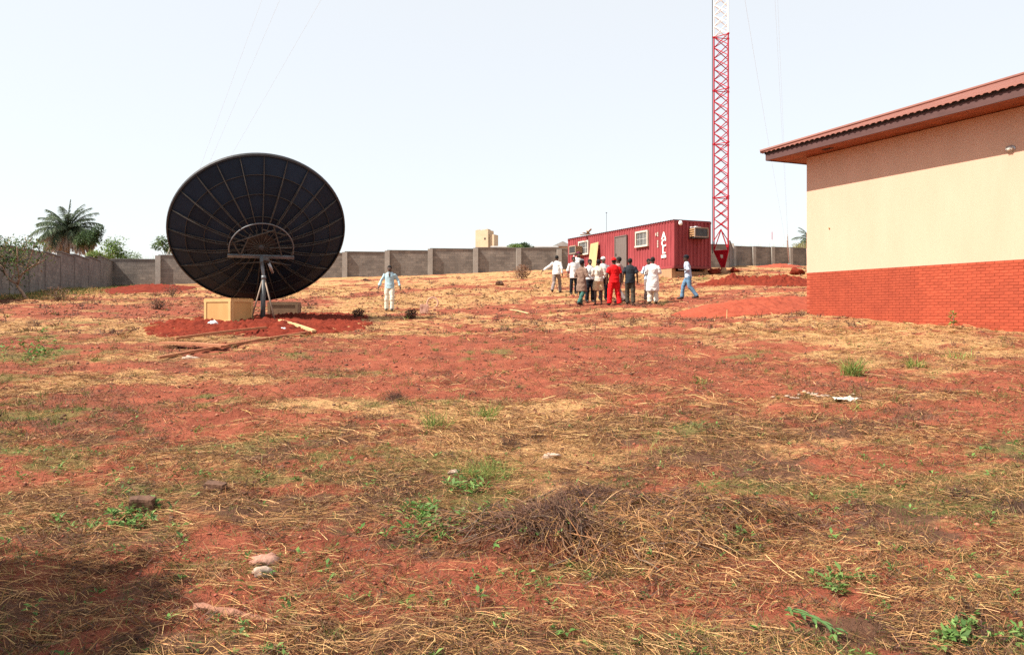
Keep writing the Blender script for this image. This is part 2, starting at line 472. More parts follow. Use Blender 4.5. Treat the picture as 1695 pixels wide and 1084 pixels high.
def cover(x, y):
    """straw, green and dead-growth cover of the ground"""
    n = fbm(x * 0.55 + 3, y * 0.75, 2, 6, 0.68)
    n2 = fbm(x * 0.16 - 8, y * 0.22 + 5, 5, 3)
    b = np.interp(y, [0, 5.5, 7.5, 9.5, 13, 17, 21, 28, 45, 80], [0.05, 0.04, 0.00, -0.04, -0.08, -0.05, 0.01, 0.04, 0.07, 0.08])
    b = b + 0.10 * sstep(2.5, 6, x) * sstep(11, 14, y) * (1 - sstep(22, 26, y))
    b = b - 0.05 * sstep(-6, -14, x) * sstep(9, 14, y) * (1 - sstep(34, 44, y))
    straw = sstep(0.36, 0.70, n * 0.65 + n2 * 0.35 + b)
    g = fbm(x * 0.7 + 40, y * 0.9 - 11, 9, 6, 0.68)
    gb_ = np.interp(y, [0, 6, 9, 13, 20, 40], [0.10, 0.08, 0.02, -0.02, -0.06, -0.08]) + 0.06 * sstep(-3, -8, x) * sstep(7, 10, y) * (1 - sstep(20, 26, y)) + 0.16 * sstep(-17, -24, x) * sstep(25, 32, y)
    green = sstep(0.48, 0.72, g + gb_)
    d = fbm(x * 0.8 - 21, y * 1.1 + 33, 13, 6, 0.68)
    db = np.interp(y, [0, 5, 10, 20, 40, 60], [0.03, 0.02, 0.02, 0.05, 0.03, 0.0]) + 0.07 * sstep(0, -6, x) * sstep(8, 13, y) * (1 - sstep(36, 44, y))
    dead = sstep(0.50, 0.66, d + db)
    return straw, green, dead

def spaced(lo, hi, seg):
    out = []
    for a, b, s in seg:
        out.append(np.arange(a, b, s))
    return np.concatenate(out)
ys = np.concatenate([np.array([-2500, -1200, -500, -200, -100, -60, -40, -25, -15, -9, -5, -2, 0, 1, 2]), np.arange(2.6, 9, 0.035), np.arange(9, 20, 0.07), np.arange(20, 50, 0.2), np.arange(50, 104, 0.7), np.array([106, 110, 116, 124, 135, 160, 220, 340, 600, 1200, 3000])])
hx = np.concatenate([np.arange(0, 4, 0.035), np.arange(4, 14, 0.09), np.arange(14, 42, 0.5), np.array([44, 48, 54, 62, 72, 84, 110, 180, 350, 800, 2000, 3500])])
xs = np.concatenate([-hx[:0:-1], hx])
GX, GY = np.meshgrid(xs, ys)
GZ = ground(GX, GY)
sA, gA, dA = cover(GX, GY)
LIT = np.interp(GY, [0, 7.5, 10.5, 13], [0.48, 0.38, 0.12, 0.0]) * sstep(0.30, 0.62, fbm(GX * 1.1 + 4, GY * 1.3, 21, 5, 0.62))   # trodden litter worked into the near soil
nx, ny = len(xs), len(ys)
idx = np.arange(nx * ny).reshape(ny, nx)
Q = np.stack([idx[:-1, :-1], idx[:-1, 1:], idx[1:, 1:], idx[1:, :-1]], -1).reshape(-1, 4)
g_o = np_mesh('ground', np.stack([GX, GY, GZ], -1).reshape(-1, 3), Q, M['ground'], np.stack([sA * np.interp(GY, [0, 6, 9, 14, 20], [0.5, 0.55, 0.7, 0.85, 1.0]), gA, np.clip(dA * np.interp(GY, [8, 11], [0.8, 0.5]) + LIT, 0, 1)], -1).reshape(-1, 3), smooth=True)
tag(g_o, 'red laterite ground with dry grass litter sloping up to the walls', None, None, 'structure')

# heaps of dug soil --------------------------------------------------------
HEAPS = []
def heap(outline, h, material, label, rough=0.5, seed=0, res=None, ridge=None):
    """outline: photograph pixels of the heap's foot, walked round"""
    P = np.array([hit(*p)[:2] for p in outline])
    c = P.mean(0)
    lo, hi = P.min(0) - 0.3, P.max(0) + 0.3
    res = res or max(0.035, max(hi - lo) / 190)
    gx, gy = np.meshgrid(np.arange(lo[0], hi[0], res), np.arange(lo[1], hi[1], res))
    # signed distance to the polygon, positive inside
    dist = np.full(gx.shape, 1e9); inside = np.zeros(gx.shape, bool)
    n = len(P)
    for i in range(n):
        a, b = P[i], P[(i + 1) % n]
        ab = b - a
        t = np.clip(((gx - a[0]) * ab[0] + (gy - a[1]) * ab[1]) / (ab @ ab), 0, 1)
        dist = np.minimum(dist, np.hypot(gx - a[0] - t * ab[0], gy - a[1] - t * ab[1]))
        cond = ((a[1] > gy) != (b[1] > gy)) & (gx < (b[0] - a[0]) * (gy - a[1]) / (b[1] - a[1] + 1e-12) + a[0])
        inside ^= cond
    sd = np.where(inside, dist, -dist) + (fbm(gx * 1.6, gy * 1.6, seed + 3, 3) - 0.5) * 0.5 * min(1, (hi - lo).min() / 2)
    w = max(0.25, dist[inside].max()) if inside.any() else 0.5
    t = np.clip(sd / w, -0.4, 1)
    prof = np.where(t > 0, np.sqrt(np.clip(t, 0, 1)) * 0.55 + 0.45 * sstep(0, 1, t), t * 1.2)
    lump = (fbm(gx * 1.7, gy * 1.7, seed + 6, 4) - 0.5) * 2 * rough + (fbm(gx * 6, gy * 6, seed + 9, 4, 0.65) - 0.5) * 2.0 * rough
    z = base_z(gx, gy) + h * prof * (1 + lump) + 0.35 * bumps(gx, gy) + np.where(t > 0, 0.10 * rough * (fbm(gx * 9, gy * 9, seed, 3, 0.7) - 0.5) * 2, -0.06)
    k = np.arange(gx.size).reshape(gx.shape)
    q = np.stack([k[:-1, :-1], k[:-1, 1:], k[1:, 1:], k[1:, :-1]], -1).reshape(-1, 4)
    keep = (t.ravel()[q].max(1) > -0.35)
    V = np.stack([gx, gy, z], -1).reshape(-1, 3)
    used = np.unique(q[keep]); remap = np.full(len(V), -1); remap[used] = np.arange(len(used))
    o = np_mesh('soil_heap', V[used], remap[q[keep]], material, smooth=True)
    tag(o, label, 'soil heap', 'heaps of dug soil')
    HEAPS.append((P, h))
    return o
heap([(236, 548), (262, 533), (330, 529), (400, 524), (470, 520), (560, 519), (612, 524), (606, 545), (560, 552), (500, 557), (440, 562), (390, 556), (335, 556), (290, 560), (255, 560)], 0.075, M['fresh'], 'fresh dark red soil heap around the foot of the dish', 1.3, 1)
heap([(1108, 521), (1160, 508), (1230, 500), (1290, 495), (1345, 492), (1345, 515), (1290, 521), (1240, 524), (1180, 527), (1125, 527)], 0.30, M['heap'], 'smooth bright red soil bank beside the brick building corner', 0.25, 2)
heap([(1150, 474), (1178, 466), (1225, 463), (1280, 464), (1345, 465), (1345, 474), (1280, 475), (1220, 472), (1185, 475)], 0.30, M['fresh'], 'dark red soil ridge along the trench by the mast', 0.8, 3)
heap([(160, 482), (190, 477), (240, 475), (300, 474), (330, 476), (300, 482), (240, 485), (185, 486)], 0.20, M['fresh'], 'low red soil heap at the far corner of the grey wall', 0.7, 4)
heap([(1250, 442), (1280, 440.7), (1325, 440.7), (1330, 443), (1290, 444)], 0.3, M['heap'], 'distant red soil heap against the far right wall', 0.4, 5, res=0.2)

# ------------------------------------------------------------------ perimeter walls
def wall_run(name, label, segs, flip=1.0, outer=False):
    """segs: (start xy, end xy, top z, pilaster at start)"""
    root = empty(name, (segs[0][0][0], segs[0][0][1], gz(*segs[0][0])))
    inv = Vector(root.location)
    tag(root, label, 'wall', 'compound walls')
    for (a, b, top, pil) in segs:
        a = Vector((a[0], a[1], 0)); b = Vector((b[0], b[1], 0))
        d = (b - a); L = d.length; d.normalize()
        nrm = Vector((d.y, -d.x, 0)) * flip        # towards the yard
        lo = min(gz(a.x, a.y), gz(b.x, b.y)) - 0.4
        R = Matrix.Translation(a - inv) @ Matrix(((d.x, nrm.x, 0, 0), (d.y, nrm.y, 0, 0), (0, 0, 1, 0), (0, 0, 0, 1)))
        gp_ = 0.15 if outer else 0.0
        m = MB(); m.box((L / 2, 0, (lo + top) / 2), (L - gp_, 0.23, top - lo), R); m.build('wall_panel', M['block'], root)
        m = MB(); m.box((L / 2, 0.0, top + 0.035), (L + 0.02, 0.33, 0.07), R); m.build('coping', M['cope'], root)
        if pil:
            m = MB(); m.box((0.0, -0.34 if outer else 0.11, (lo + top - 0.012) / 2), (0.45, 0.46, top - 0.012 - lo), R); m.build('pilaster', M['pil'], root)
    return root
def on_line(px, A, B):
    """ground point where the vertical plane through pixel column px crosses the line A-B"""
    k = (px - CX) / F
    # x = k*y ; A + t(B-A)
    t = (k * A[1] - A[0]) / ((B[0] - A[0]) - k * (B[1] - A[1]))
    return (A[0] + t * (B[0] - A[0]), A[1] + t * (B[1] - A[1]))
C0 = (-35.7, 71.0); L1 = (-25.3, 40.0)
pxs = [(184.5, 164, 429.5), (164, 144, 429), (144, 120, 426), (120, 97, 421.5), (97, 71, 422), (71, 44, 417.5), (44, 11, 412.5), (11, -55, 404), (-55, -140, 390)]
segs = []
for p0, p1, yt in pxs:
    a = on_line(p0, C0, L1); b = on_line(p1, C0, L1)
    Dm = (a[1] + b[1]) / 2
    segs.append((a, b, EYE + (HY - yt) / F * Dm, True))
wall_run('perimeter_wall', 'shaded grey block wall running along the left side of the yard', segs, -1.0, True)
C1 = (at(940, 0, 76).x, 76.0); C2 = (at(1206, 0, 79).x, 79.0)
pxs = [(184.5, 263, 430), (263, 335, 423.5), (335, 415, 422.5), (415, 495, 421), (495, 571, 419.5), (571, 641, 417.8), (641, 712, 415.6), (712, 787, 412.6), (787, 858, 411), (858, 925, 411.6), (925, 990, 413), ]
segs = []
for i, (p0, p1, yt) in enumerate(pxs):
    a = on_line(p0, C0, C1); b = on_line(p1, C0, C1)
    Dm = (a[1] + b[1]) / 2
    segs.append((a, b, EYE + (HY - yt) / F * Dm, i > 0))
e = segs[-1][1]
nP = 4
for i in range(nP):
    a = (e[0] + (C2[0] - e[0]) * i / nP, e[1] + (C2[1] - e[1]) * i / nP)
    b = (e[0] + (C2[0] - e[0]) * (i + 1) / nP, e[1] + (C2[1] - e[1]) * (i + 1) / nP)
    segs.append((a, b, EYE + (HY - (412 - 2.2 * i)) / F * (a[1] + b[1]) / 2, True))
wall_run('perimeter_wall', 'long stepped grey block wall across the back of the yard', segs, 1.0)
C3 = (at(1213, 0, 94).x, 94.0); C4 = (at(1345, 0, 99).x, 99.0)
segs = [(C2, ((C2[0] + C3[0]) / 2, (C2[1] + C3[1]) / 2), EYE + (HY - 405) / F * 83, False), (((C2[0] + C3[0]) / 2, (C2[1] + C3[1]) / 2), C3, EYE + (HY - 408) / F * 90, True)]
for p0, p1, yt in [(1213, 1246, 408.8), (1246, 1277, 409.4), (1277, 1307, 410.2), (1307, 1335, 411.2), (1335, 1362, 412), (1362, 1390, 413)]:
    a = on_line(p0, C3, C4); b = on_line(p1, C3, C4)
    segs.append((a, b, EYE + (HY - yt) / F * (a[1] + b[1]) / 2, True))
wall_run('perimeter_wall', 'far grey block wall between the mast and the cream building', segs, 1.0)

# ------------------------------------------------------------------ brick and cream building
U = Vector((-0.4067, 0.9135, 0)); Nn = Vector((-0.9135, -0.4067, 0))   # along the wall (away), out of the wall
W0 = Vector((9.25, 25.0, 0))
BL, BW = 15.0, 9.0
zb = EYE + (HY - 452) / F * 25.0        # top of the brick
zs = EYE + (HY - 262) / F * 25.0        # soffit
zlow = gz(15.2, 11.6) - 0.5
OV = 0.86
broot = empty('brick_building', (W0.x, W0.y, gz(W0.x, W0.y)))
tag(broot, 'single storey cream rendered building with red brick base and brown roof', 'building')
# local frame: x' = towards the camera along the wall (-U), y' = into the building (-N)
BM = Matrix.Translation(W0 - Vector(broot.location)) @ Matrix(((-U.x, -Nn.x, 0, 0), (-U.y, -Nn.y, 0, 0), (0, 0, 1, 0), (0, 0, 0, 1)))
m = MB(); m.box((BL / 2, BW / 2, (zb + zs) / 2 + 0.001), (BL, BW, zs - zb), BM); m.build('rendered_wall', M['cream'], broot)
m = MB(); m.box((BL / 2 , BW / 2, (zlow + zb) / 2 - 0.004), (BL - 0.01, BW - 0.01, zb - zlow - 0.008), BM); bb = m.build('brick_base', M['mortar'], broot)
bl, bh, bt, jt = 0.2295, 0.0675, 0.10, 0.007
def brick_mesh(L):
    mm = MB(); mm.box((0, 0, 0), (L, bt, bh)); me = mm.mesh('brick', M['brick'])
    b_ = bmesh.new(); b_.from_mesh(me); bmesh.ops.bevel(b_, geom=b_.edges[:], offset=0.002, segments=1, affect='EDGES'); b_.to_mesh(me); b_.free()
    return me
bm_full = brick_mesh(bl); bm_head = brick_mesh(0.10)
Rz = BM.to_3x3().to_4x4()
slots = []
course = 0
z = zb - bh / 2 - 0.004
while z > zlow + 0.2:
    off = -(bl + jt) / 2 if course % 2 else 0.0
    s = off
    while s < 8.6:
        c_ = s + bl / 2
        if c_ > 0.05:
            wp = W0 - U * c_
            if gz(wp.x, wp.y) - 0.06 < z:
                slots.append((c_, z, s))
        s += bl + jt
    z -= bh + jt; course += 1
slots.sort(key=lambda t: (W0 - U * t[0]).y)
vis = [t for t in slots if abs((W0 - U * t[0]).x / (W0 - U * t[0]).y) < 0.66]
offs = [t for t in slots if abs((W0 - U * t[0]).x / (W0 - U * t[0]).y) >= 0.66]
def put(t):
    if t[2] < 0: return Matrix.Translation(((t[2] + bl) / 2, bt / 2 - 0.003 - random.uniform(0, 0.003), t[1]))
    return Matrix.Translation((t[0], bt / 2 - 0.003 - random.uniform(0, 0.003), t[1] + random.uniform(-.0015, .0015)))
for t in vis[:300]:
    o = inst('brick', bm_head if t[2] < 0 else bm_full, bb)
    o.matrix_local = BM @ put(t)
m = MB()
BV = {True: ([v.co.copy() for v in bm_head.vertices], [tuple(p.vertices) for p in bm_head.polygons]), False: ([v.co.copy() for v in bm_full.vertices], [tuple(p.vertices) for p in bm_full.polygons])}
for t in vis[300:] + offs:
    Mx = BM @ put(t); bv, bf = BV[t[2] < 0]
    m.add([Mx @ v for v in bv], bf)
o = m.build('brickwork', M['brick'], broot); o['kind'] = 'stuff'
# end face bricks (seen only from a step to the right) as coursed relief
m = MB()
z = zb - bh / 2 - 0.004; course = 0
while z > gz(W0.x, W0.y) - 0.1:
    s = 0.11 if course % 2 else 0.0
    while s < BW - 0.2:
        m.box((0.044, s + bl / 2 + 0.05, z), (bt, bl, bh), BM); s += bl + jt
    z -= bh + jt; course += 1
o = m.build('brickwork', M['brick'], broot); o['kind'] = 'stuff'
# soffit boards
sof = MB(); sof.box((BL / 2, BW / 2, zs + 0.075), (BL + 2 * OV - 0.12, BW + 2 * OV - 0.12, 0.05), BM); sofo = sof.build('soffit', M['soffit'], broot)
bw_ = 0.143
for k in range(6):      # along the side eave
    m = MB(); m.box((BL / 2, -OV + 0.045 + bw_ * (k + 0.5), zs + 0.03), (BL + 2 * OV - 0.09, bw_ - 0.006, 0.024), BM); m.build('soffit_board', M['soffit'], sofo)
for k in range(5):      # along the end eave
    m = MB(); m.box((-OV + 0.045 + bw_ * (k + 0.5), (BW + OV) / 2 + 0.02, zs + 0.031), (bw_ - 0.006, BW + OV - 0.0, 0.022), BM); m.build('soffit_board', M['soffit'], sofo)
m = MB(); m.box((1.28, -0.42, zs + 0.014), (0.34, 0.16, 0.012), BM); vent = m.build('soffit_vent', M['roofdark'], broot)
# fascia
fh = 0.22
m = MB(); m.box((BL / 2, -OV - 0.0, zs + fh / 2), (BL + 2 * OV, 0.045, fh), BM); m.build('fascia', M['fascia'], broot)
m = MB(); m.box((-OV, BW / 2, zs + fh / 2), (0.045, BW + 2 * OV - 0.05, fh), BM); m.build('fascia', M['fascia'], broot)
# roof: hipped, trapezoid rib sheet
pitch = 0.334
rp = 0.2
ze = zs + fh + 0.03
eo = OV + 0.11
def ribz(s):
    t = (s / rp) % 1.0
    return 0.026 * min(1, max(0, (abs(t - 0.5) - 0.12) / 0.13) if True else 0)
vs, fs = [], []
half = (BW + 2 * eo) / 2
s0, s1 = -eo, BL + eo
st = np.arange(s0, s1, rp / 12)
for s in st:
    up = min(half, s - s0 + 0.001, s1 - s + 0.001)
    for zz in (0.0, up):
        vs.append(BM @ Vector((s, -eo + zz, ze + pitch * zz + ribz(s))))
    vs.append(BM @ Vector((s, -eo, ze + ribz(s) - 0.012)))
for i in range(len(st) - 1):
    fs.append((i * 3, i * 3 + 3, i * 3 + 4, i * 3 + 1)); fs.append((i * 3 + 2, i * 3 + 5, i * 3 + 3, i * 3))
m = MB(); m.add(vs, fs); m.build('roof_sheet', M['roof'], broot)
vs, fs = [], []
st = np.arange(-eo, BW + eo, rp / 12)
for s in st:
    up = min(half, s + eo + 0.001, BW + eo - s + 0.001)
    vs.append(BM @ Vector((-eo, s, ze + ribz(s)))); vs.append(BM @ Vector((-eo + up, s, ze + pitch * up + ribz(s)))); vs.append(BM @ Vector((-eo, s, ze + ribz(s) - 0.012)))
for i in range(len(st) - 1):
    fs.append((i * 3, i * 3 + 1, i * 3 + 4, i * 3 + 3)); fs.append((i * 3 + 2, i * 3, i * 3 + 3, i * 3 + 5))
m = MB(); m.add(vs, fs); m.build('roof_sheet', M['roof'], broot)
m = MB()   # far slope, plain
a = BM @ Vector((s0, BW + eo, ze)); b = BM @ Vector((s1, BW + eo, ze)); c_ = BM @ Vector((s1 - half, half - eo, ze + pitch * half)); d = BM @ Vector((s0 + half, half - eo, ze + pitch * half)); e_ = BM @ Vector((s1, -eo, ze))
m.add([a, b, c_, d], [(0, 1, 2, 3)]); m.add([b, e_, c_], [(0, 1, 2)]); m.build('roof_sheet', M['roof'], broot)
m = MB(); m.box((BL / 2, -OV - 0.03, zs + fh + 0.012), (BL + 2 * OV + 0.06, 0.02, 0.06), BM)
m.box((-OV - 0.03, BW / 2, zs + fh + 0.012), (0.02, BW + 2 * OV, 0.06), BM); m.build('eave_gap_shade', M['roofdark'], broot)  # near-black strip paints the shade in the gap under the roof sheet
m = MB(); m.tube([BM @ Vector((s0 - 0.02, -eo - 0.02, ze + 0.05)), BM @ Vector((s0 + half, half - eo, ze + pitch * half + 0.05))], 0.06, 8); m.build('hip_cap', M['roof'], broot)
# bulkhead lamp and an old bolt on the wall
def on_wall(px, py):
    k = (px - CX) / F
    t = (W0.x - k * W0.y) / (U.x - k * U.y)
    p = W0 - U * t
    p = W0 + (-U) * (t)
    # solve x = k*y on W0 - U*s
    s = (k * W0.y - W0.x) / (-U.x + k * U.y)
    p = W0 - U * s
    return s, EYE + (HY - py) / F * p.y
s, zl = on_wall(1673, 247)
lamp = empty('bulkhead_lamp', W0 - U * s + Nn * 0.0 + Vector((0, 0, zl)))
tag(lamp, 'oval grey bulkhead lamp on the cream wall under the eave', 'lamp')
RL = Rz.to_3x3()
m = MB(); m.ball((0, 0, 0), (0.13, 0.03, 0.085), 16, 8, RL); m.build('base', M['galv'], lamp, True)
m = MB(); m.ball(RL @ Vector((0, -0.045, 0)), (0.10, 0.055, 0.06), 16, 8, RL); m.build('diffuser', M['offwhite'], lamp, True)
m = MB()
for xx in (-0.045, 0.045):
    m.tube([RL @ Vector((xx, -0.03 - 0.075 * math.cos(a), 0.075 * math.sin(a))) for a in np.linspace(-1.5, 1.5, 9)], 0.006, 6)
m.build('guard', M['galv'], lamp)
s, zl = on_wall(1373, 378)
m = MB(); m.tube([BM @ Vector((s, 0.02, zl)), BM @ Vector((s, -0.03, zl))], 0.022, 8); m.build('wall_bolt', M['rust'], broot)

# ------------------------------------------------------------------ shipping container office
CN = Vector((8.76, 43.0, 0))
CL, CW, CH = 12.19, 2.44, 2.59
cz0 = EYE + (HY - 443.6) / F * 43.0
croot = empty('container_office', (CN.x, CN.y, cz0))
tag(croot, 'red corrugated shipping container office with door and windows on block footing', 'container')
# local: x' = along the long side going away (U), y' = out of the long side (N) ; end face at x'=0
CM = Matrix(((U.x, Nn.x, 0, 0), (U.y, Nn.y, 0, 0), (0, 0, 1, 0), (0, 0, 0, 1)))
def corr(length, pitchc, depth, h0, h1, base):
    """corrugated sheet: points along, trapezoid depth"""
    pts = []
    n = max(1, round(length / pitchc)); p = length / n
    for i in range(n):
        for t, d in ((0.0, 0), (0.3, 0), (0.45, -depth), (0.85, -depth)):
            pts.append((i * p + t * p, d))
    pts.append((length, 0))
    vs = []; fs = []
    for (a, d) in pts:
        vs += [base(a, d, h0), base(a, d, h1)]
    for i in range(len(pts) - 1):
        fs.append((2 * i, 2 * i + 2, 2 * i + 3, 2 * i + 1))
    return vs, fs
pw = 0.12
m = MB(); m.add(*corr(CL - 2 * pw, 0.275, 0.045, 0.13, CH - 0.075, lambda a, d, z: CM @ Vector((pw + a, d - 0.02, z)))); m.build('side_panel', M['cont'], croot)
m = MB(); m.add(*corr(CL - 2 * pw, 0.275, 0.045, 0.13, CH - 0.075, lambda a, d, z: CM @ Vector((pw + a, -CW - d + 0.02, z)))); m.build('side_panel', M['cont'], croot)
m = MB(); m.add(*corr(CW - 2 * pw, 0.245, 0.06, 0.13, CH - 0.075, lambda a, d, z: CM @ Vector((0.02 - d, -pw - a, z)))); m.build('end_panel', M['cont'], croot)
m = MB(); m.add(*corr(CW - 2 * pw, 0.245, 0.06, 0.13, CH - 0.075, lambda a, d, z: CM @ Vector((CL - 0.02 + d, -pw - a, z)))); m.build('end_panel', M['cont'], croot)
for x in (pw / 2, CL - pw / 2):
    for y in (-pw / 2, -CW + pw / 2):
        m = MB(); m.box((x, y, CH / 2), (pw, pw, CH - 0.24), CM); m.build('corner_post', M['cont'], croot)
        for z in (0.06, CH - 0.06):
            m = MB(); m.box((x, y, z), (pw + 0.03, pw + 0.03, 0.12), CM); m.build('corner_casting', M['contdark'], croot)
for y in (-0.03, -CW + 0.03):
    m = MB(); m.box((CL / 2, y, 0.065), (CL - 2 * pw - 0.032, 0.06, 0.13), CM); m.build('bottom_rail', M['cont'], croot)
    m = MB(); m.box((CL / 2, y - 0.02 * (1 if y > -1 else -1), CH - 0.04), (CL - 2 * pw - 0.032, 0.06, 0.07), CM); m.build('top_rail', M['cont'], croot)
for x in (0.03, CL - 0.03):
    m = MB(); m.box((x, -CW / 2, 0.065), (0.06, CW - 2 * pw - 0.032, 0.13), CM); m.build('bottom_rail', M['contdark'], croot)
    m = MB(); m.box((x, -CW / 2, CH - 0.04), (0.06, CW - 2 * pw - 0.032, 0.07), CM); m.build('top_rail', M['cont'], croot)
vs, fs = corr(CL - 0.02, 0.24, 0.03, 0.0, 1.0, lambda a, d, z: CM @ Vector((0.01 + a, 0.035 - z * (CW + 0.07), CH + 0.032 + d)))
m = MB(); m.add(vs, fs); m.box((CL / 2, -CW / 2, CH - 0.035), (CL - 0.3, CW - 0.3, 0.02), CM); m.build('roof', M['contdark'], croot)
m = MB(); m.box((CL / 2, -CW / 2, 0.05), (CL - 0.14, CW - 0.14, 0.1), CM); m.build('floor_frame', M['contdark'], croot)
# footing: blocks under the container
fz = gz(CN.x, CN.y) - 0.5 - cz0
m = MB(); m.box((CL / 2 + 0.05, -0.13, fz / 2 - 0.01), (CL - 0.4, 0.24, -fz - 0.02), CM); m.build('footing_wall', M['footing'], croot)
m = MB(); m.box((CL / 2 + 0.05, -CW + 0.13, fz / 2 - 0.01), (CL - 0.4, 0.24, -fz - 0.02), CM); m.build('footing_wall', M['footing'], croot)
m = MB(); m.box((0.42, -CW / 2, fz / 2 - 0.08), (0.24, CW - 0.52, -fz - 0.16), CM); m.build('footing_wall', M['footing'], croot)
def s_of(px): return 43.0 * ((1116 - 260) / (px - 260) - 1) / 0.9135
def window(x0, x1, z0, z1, nb):
    r = empty('window', (0, 0, 0)); r.parent = croot
    w, h = x1 - x0, z1 - z0
    m = MB(); fr = 0.09
    m.box(((x0 + x1) / 2, 0.02, z1 - fr / 2), (w, 0.13, fr), CM); m.box(((x0 + x1) / 2, 0.02, z0 + fr / 2), (w + 0.06, 0.17, fr), CM)
    m.box((x0 + fr / 2, 0.02, (z0 + z1) / 2), (fr, 0.13, h - 2 * fr), CM); m.box((x1 - fr / 2, 0.02, (z0 + z1) / 2), (fr, 0.13, h - 2 * fr), CM)
    m.build('frame', M['offwhite'], r)
    m = MB(); m.box(((x0 + x1) / 2, -0.005, (z0 + z1) / 2), (w - 2 * fr, 0.02, h - 2 * fr), CM); m.build('pane', M['glass'], r)
    me = None
    for i in range(nb):
        x = x0 + fr + (w - 2 * fr) * (i + 1) / (nb + 1)
        m = MB(); m.box((x, 0.035, (z0 + z1) / 2), (0.022 if i != 1 else 0.05, 0.022, h - 2 * fr), CM); m.build('bar', M['bars'], r)
    m = MB(); m.box(((x0 + x1) / 2, 0.03, z0 + h * 0.5), (w - 2 * fr, 0.016, 0.02), CM); m.build('bar', M['bars'], r)
    return r
window(s_of(1073.5), s_of(1053), CH - 1.22, CH - 0.30, 6)
window(s_of(975), s_of(958.5), CH - 1.22, CH - 0.30, 6)
d0, d1 = s_of(1038), s_of(1018.5)
door = empty('door', (0, 0, 0)); door.parent = croot
m = MB(); m.box(((d0 + d1) / 2, 0.012, 1.14), (d1 - d0 - 0.1, 0.05, 1.98), CM); m.build('leaf', M['doorgrey'], door)
m = MB()
m.box((d0 + 0.02, 0.02, 1.15), (0.06, 0.09, 2.06), CM); m.box((d1 - 0.02, 0.02, 1.15), (0.06, 0.09, 2.06), CM); m.box(((d0 + d1) / 2, 0.02, 2.19), (d1 - d0 + 0.02, 0.09, 0.06), CM)
m.build('frame', M['doorgrey'], door)
m = MB(); m.box((d1 - 0.16, 0.05, 1.1), (0.03, 0.05, 0.14), CM); m.build('handle', M['dark'], door)
m = MB(); m.box(((d0 + d1) / 2, 0.25, -0.10), (1.1, 0.45, 0.18), CM); m.box(((d0 + d1) / 2, 0.42, -0.36), (1.1, 0.75, 0.3), CM); m.build('door_step', M['footing'], croot)
def letters(txt, x, zc, size, col_=M['white'], wx=1.0):
    cu = bpy.data.curves.new('letter', 'FONT'); cu.body = txt; cu.size = size; cu.align_x = 'CENTER'; cu.align_y = 'CENTER'; cu.extrude = 0.004; cu.offset = size * 0.022
    t = bpy.data.objects.new('tmp', cu); COL.objects.link(t)
    bpy.context.view_layer.update()
    me = bpy.data.meshes.new_from_object(t.evaluated_get(bpy.context.evaluated_depsgraph_get()))
    bpy.data.objects.remove(t)
    o = bpy.data.objects.new('letter', me); me.materials.clear(); me.materials.append(col_)
    link(o, croot)
    # letter faces out of the side wall: text x to the right as seen from outside (-U), y up
    o.matrix_local = CM @ Matrix.Translation((x, 0.0, zc)) @ Matrix(((-wx, 0, 0, 0), (0, 0, 1, 0), (0, 1, 0, 0), (0, 0, 0, 1)))
    return o
for xx in (s_of(1098.5), s_of(951.5)):
    for ch, zz in (('A', CH - 0.78), ('C', CH - 1.18), ('L', CH - 1.57)):
        letters(ch, xx, zz, 0.56, wx=1.15)
    m = MB(); m.box((xx, 0.0, CH - 1.90), (0.46, 0.012, 0.15), CM); m.build('stencil_mark', M['white'], croot)
for i, (px_, z0, z1) in enumerate([(1085.5, 0.58, 0.72), (1088.5, 0.55, 0.80), (1088.6, 1.0, 1.36)]):
    m = MB(); k = z0
    while k < z1:
        m.box((s_of(px_), 0.0, CH - k), (0.10, 0.012, 0.055), CM); k += 0.085
    m.build('stencil_mark', M['offwhite'], croot)
# air conditioners (hang on the container: things of their own)
def aircon(name, label, org, mx):
    r = empty(name, org)
    tag(r, label, 'air conditioner', 'window air conditioners')
    w, h, dp = 0.86, 0.52, 0.55
    A = mx
    m = MB(); m.box((0, dp / 2, h / 2), (w - 0.08, dp - 0.06, h - 0.06), A); m.build('casing', M['acgrey'], r)
    m = MB(); m.box((0, dp, 0.02), (w, 0.05, 0.06), A); m.box((0, dp, h - 0.02), (w, 0.05, 0.06), A); m.box((-w / 2, dp, h / 2), (0.06, 0.05, h), A); m.box((w / 2, dp, h / 2), (0.06, 0.05, h), A); m.build('frame', M['acgrey'], r)
    m = MB(); m.box((0, dp - 0.012, h / 2), (w - 0.08, 0.02, h - 0.08), A)
    for i in range(9): m.box((-w / 2 + 0.08 + (w - 0.16) * i / 8, dp + 0.004, h / 2), (0.02, 0.016, h - 0.08), A)
    m.build('grille', M['galvdark'], r)
    for i in range(4):
        for sx in (-1, 1):
            m = MB(); m.box((sx * (w / 2 - 0.02), dp / 2, 0.08 + i * 0.12), (0.05, dp - 0.1, 0.05), A @ Matrix.Translation((0, 0, 0))); m.build('louvre', M['rust'], r)
    m = MB(); m.box((0, dp / 2, -0.035), (w + 0.06, dp + 0.06, 0.04), A); m.build('shelf', M['dark'], r)
    return r
EM = Matrix(((-Nn.x, -U.x, 0, 0), (-Nn.y, -U.y, 0, 0), (0, 0, 1, 0), (0, 0, 0, 1)))   # x right along the end, y out of the end
p = Vector((CN.x, CN.y, cz0)) + CM @ Vector((0.05, -1.42, CH - 0.92))
ac = aircon('air_conditioner', 'window air conditioner with rusty louvres on the container end wall', p, EM)
m = MB()
for i in range(5): m.box((-0.32 + 0.13 * i, 0.1 + random.uniform(0, .2), 0.56 + random.uniform(0, .02)), (0.12, 0.2, 0.05), EM @ Matrix.Rotation(random.uniform(-.3, .3), 4, 'Z'))
o = m.build('wrapping', M['white'], ac)
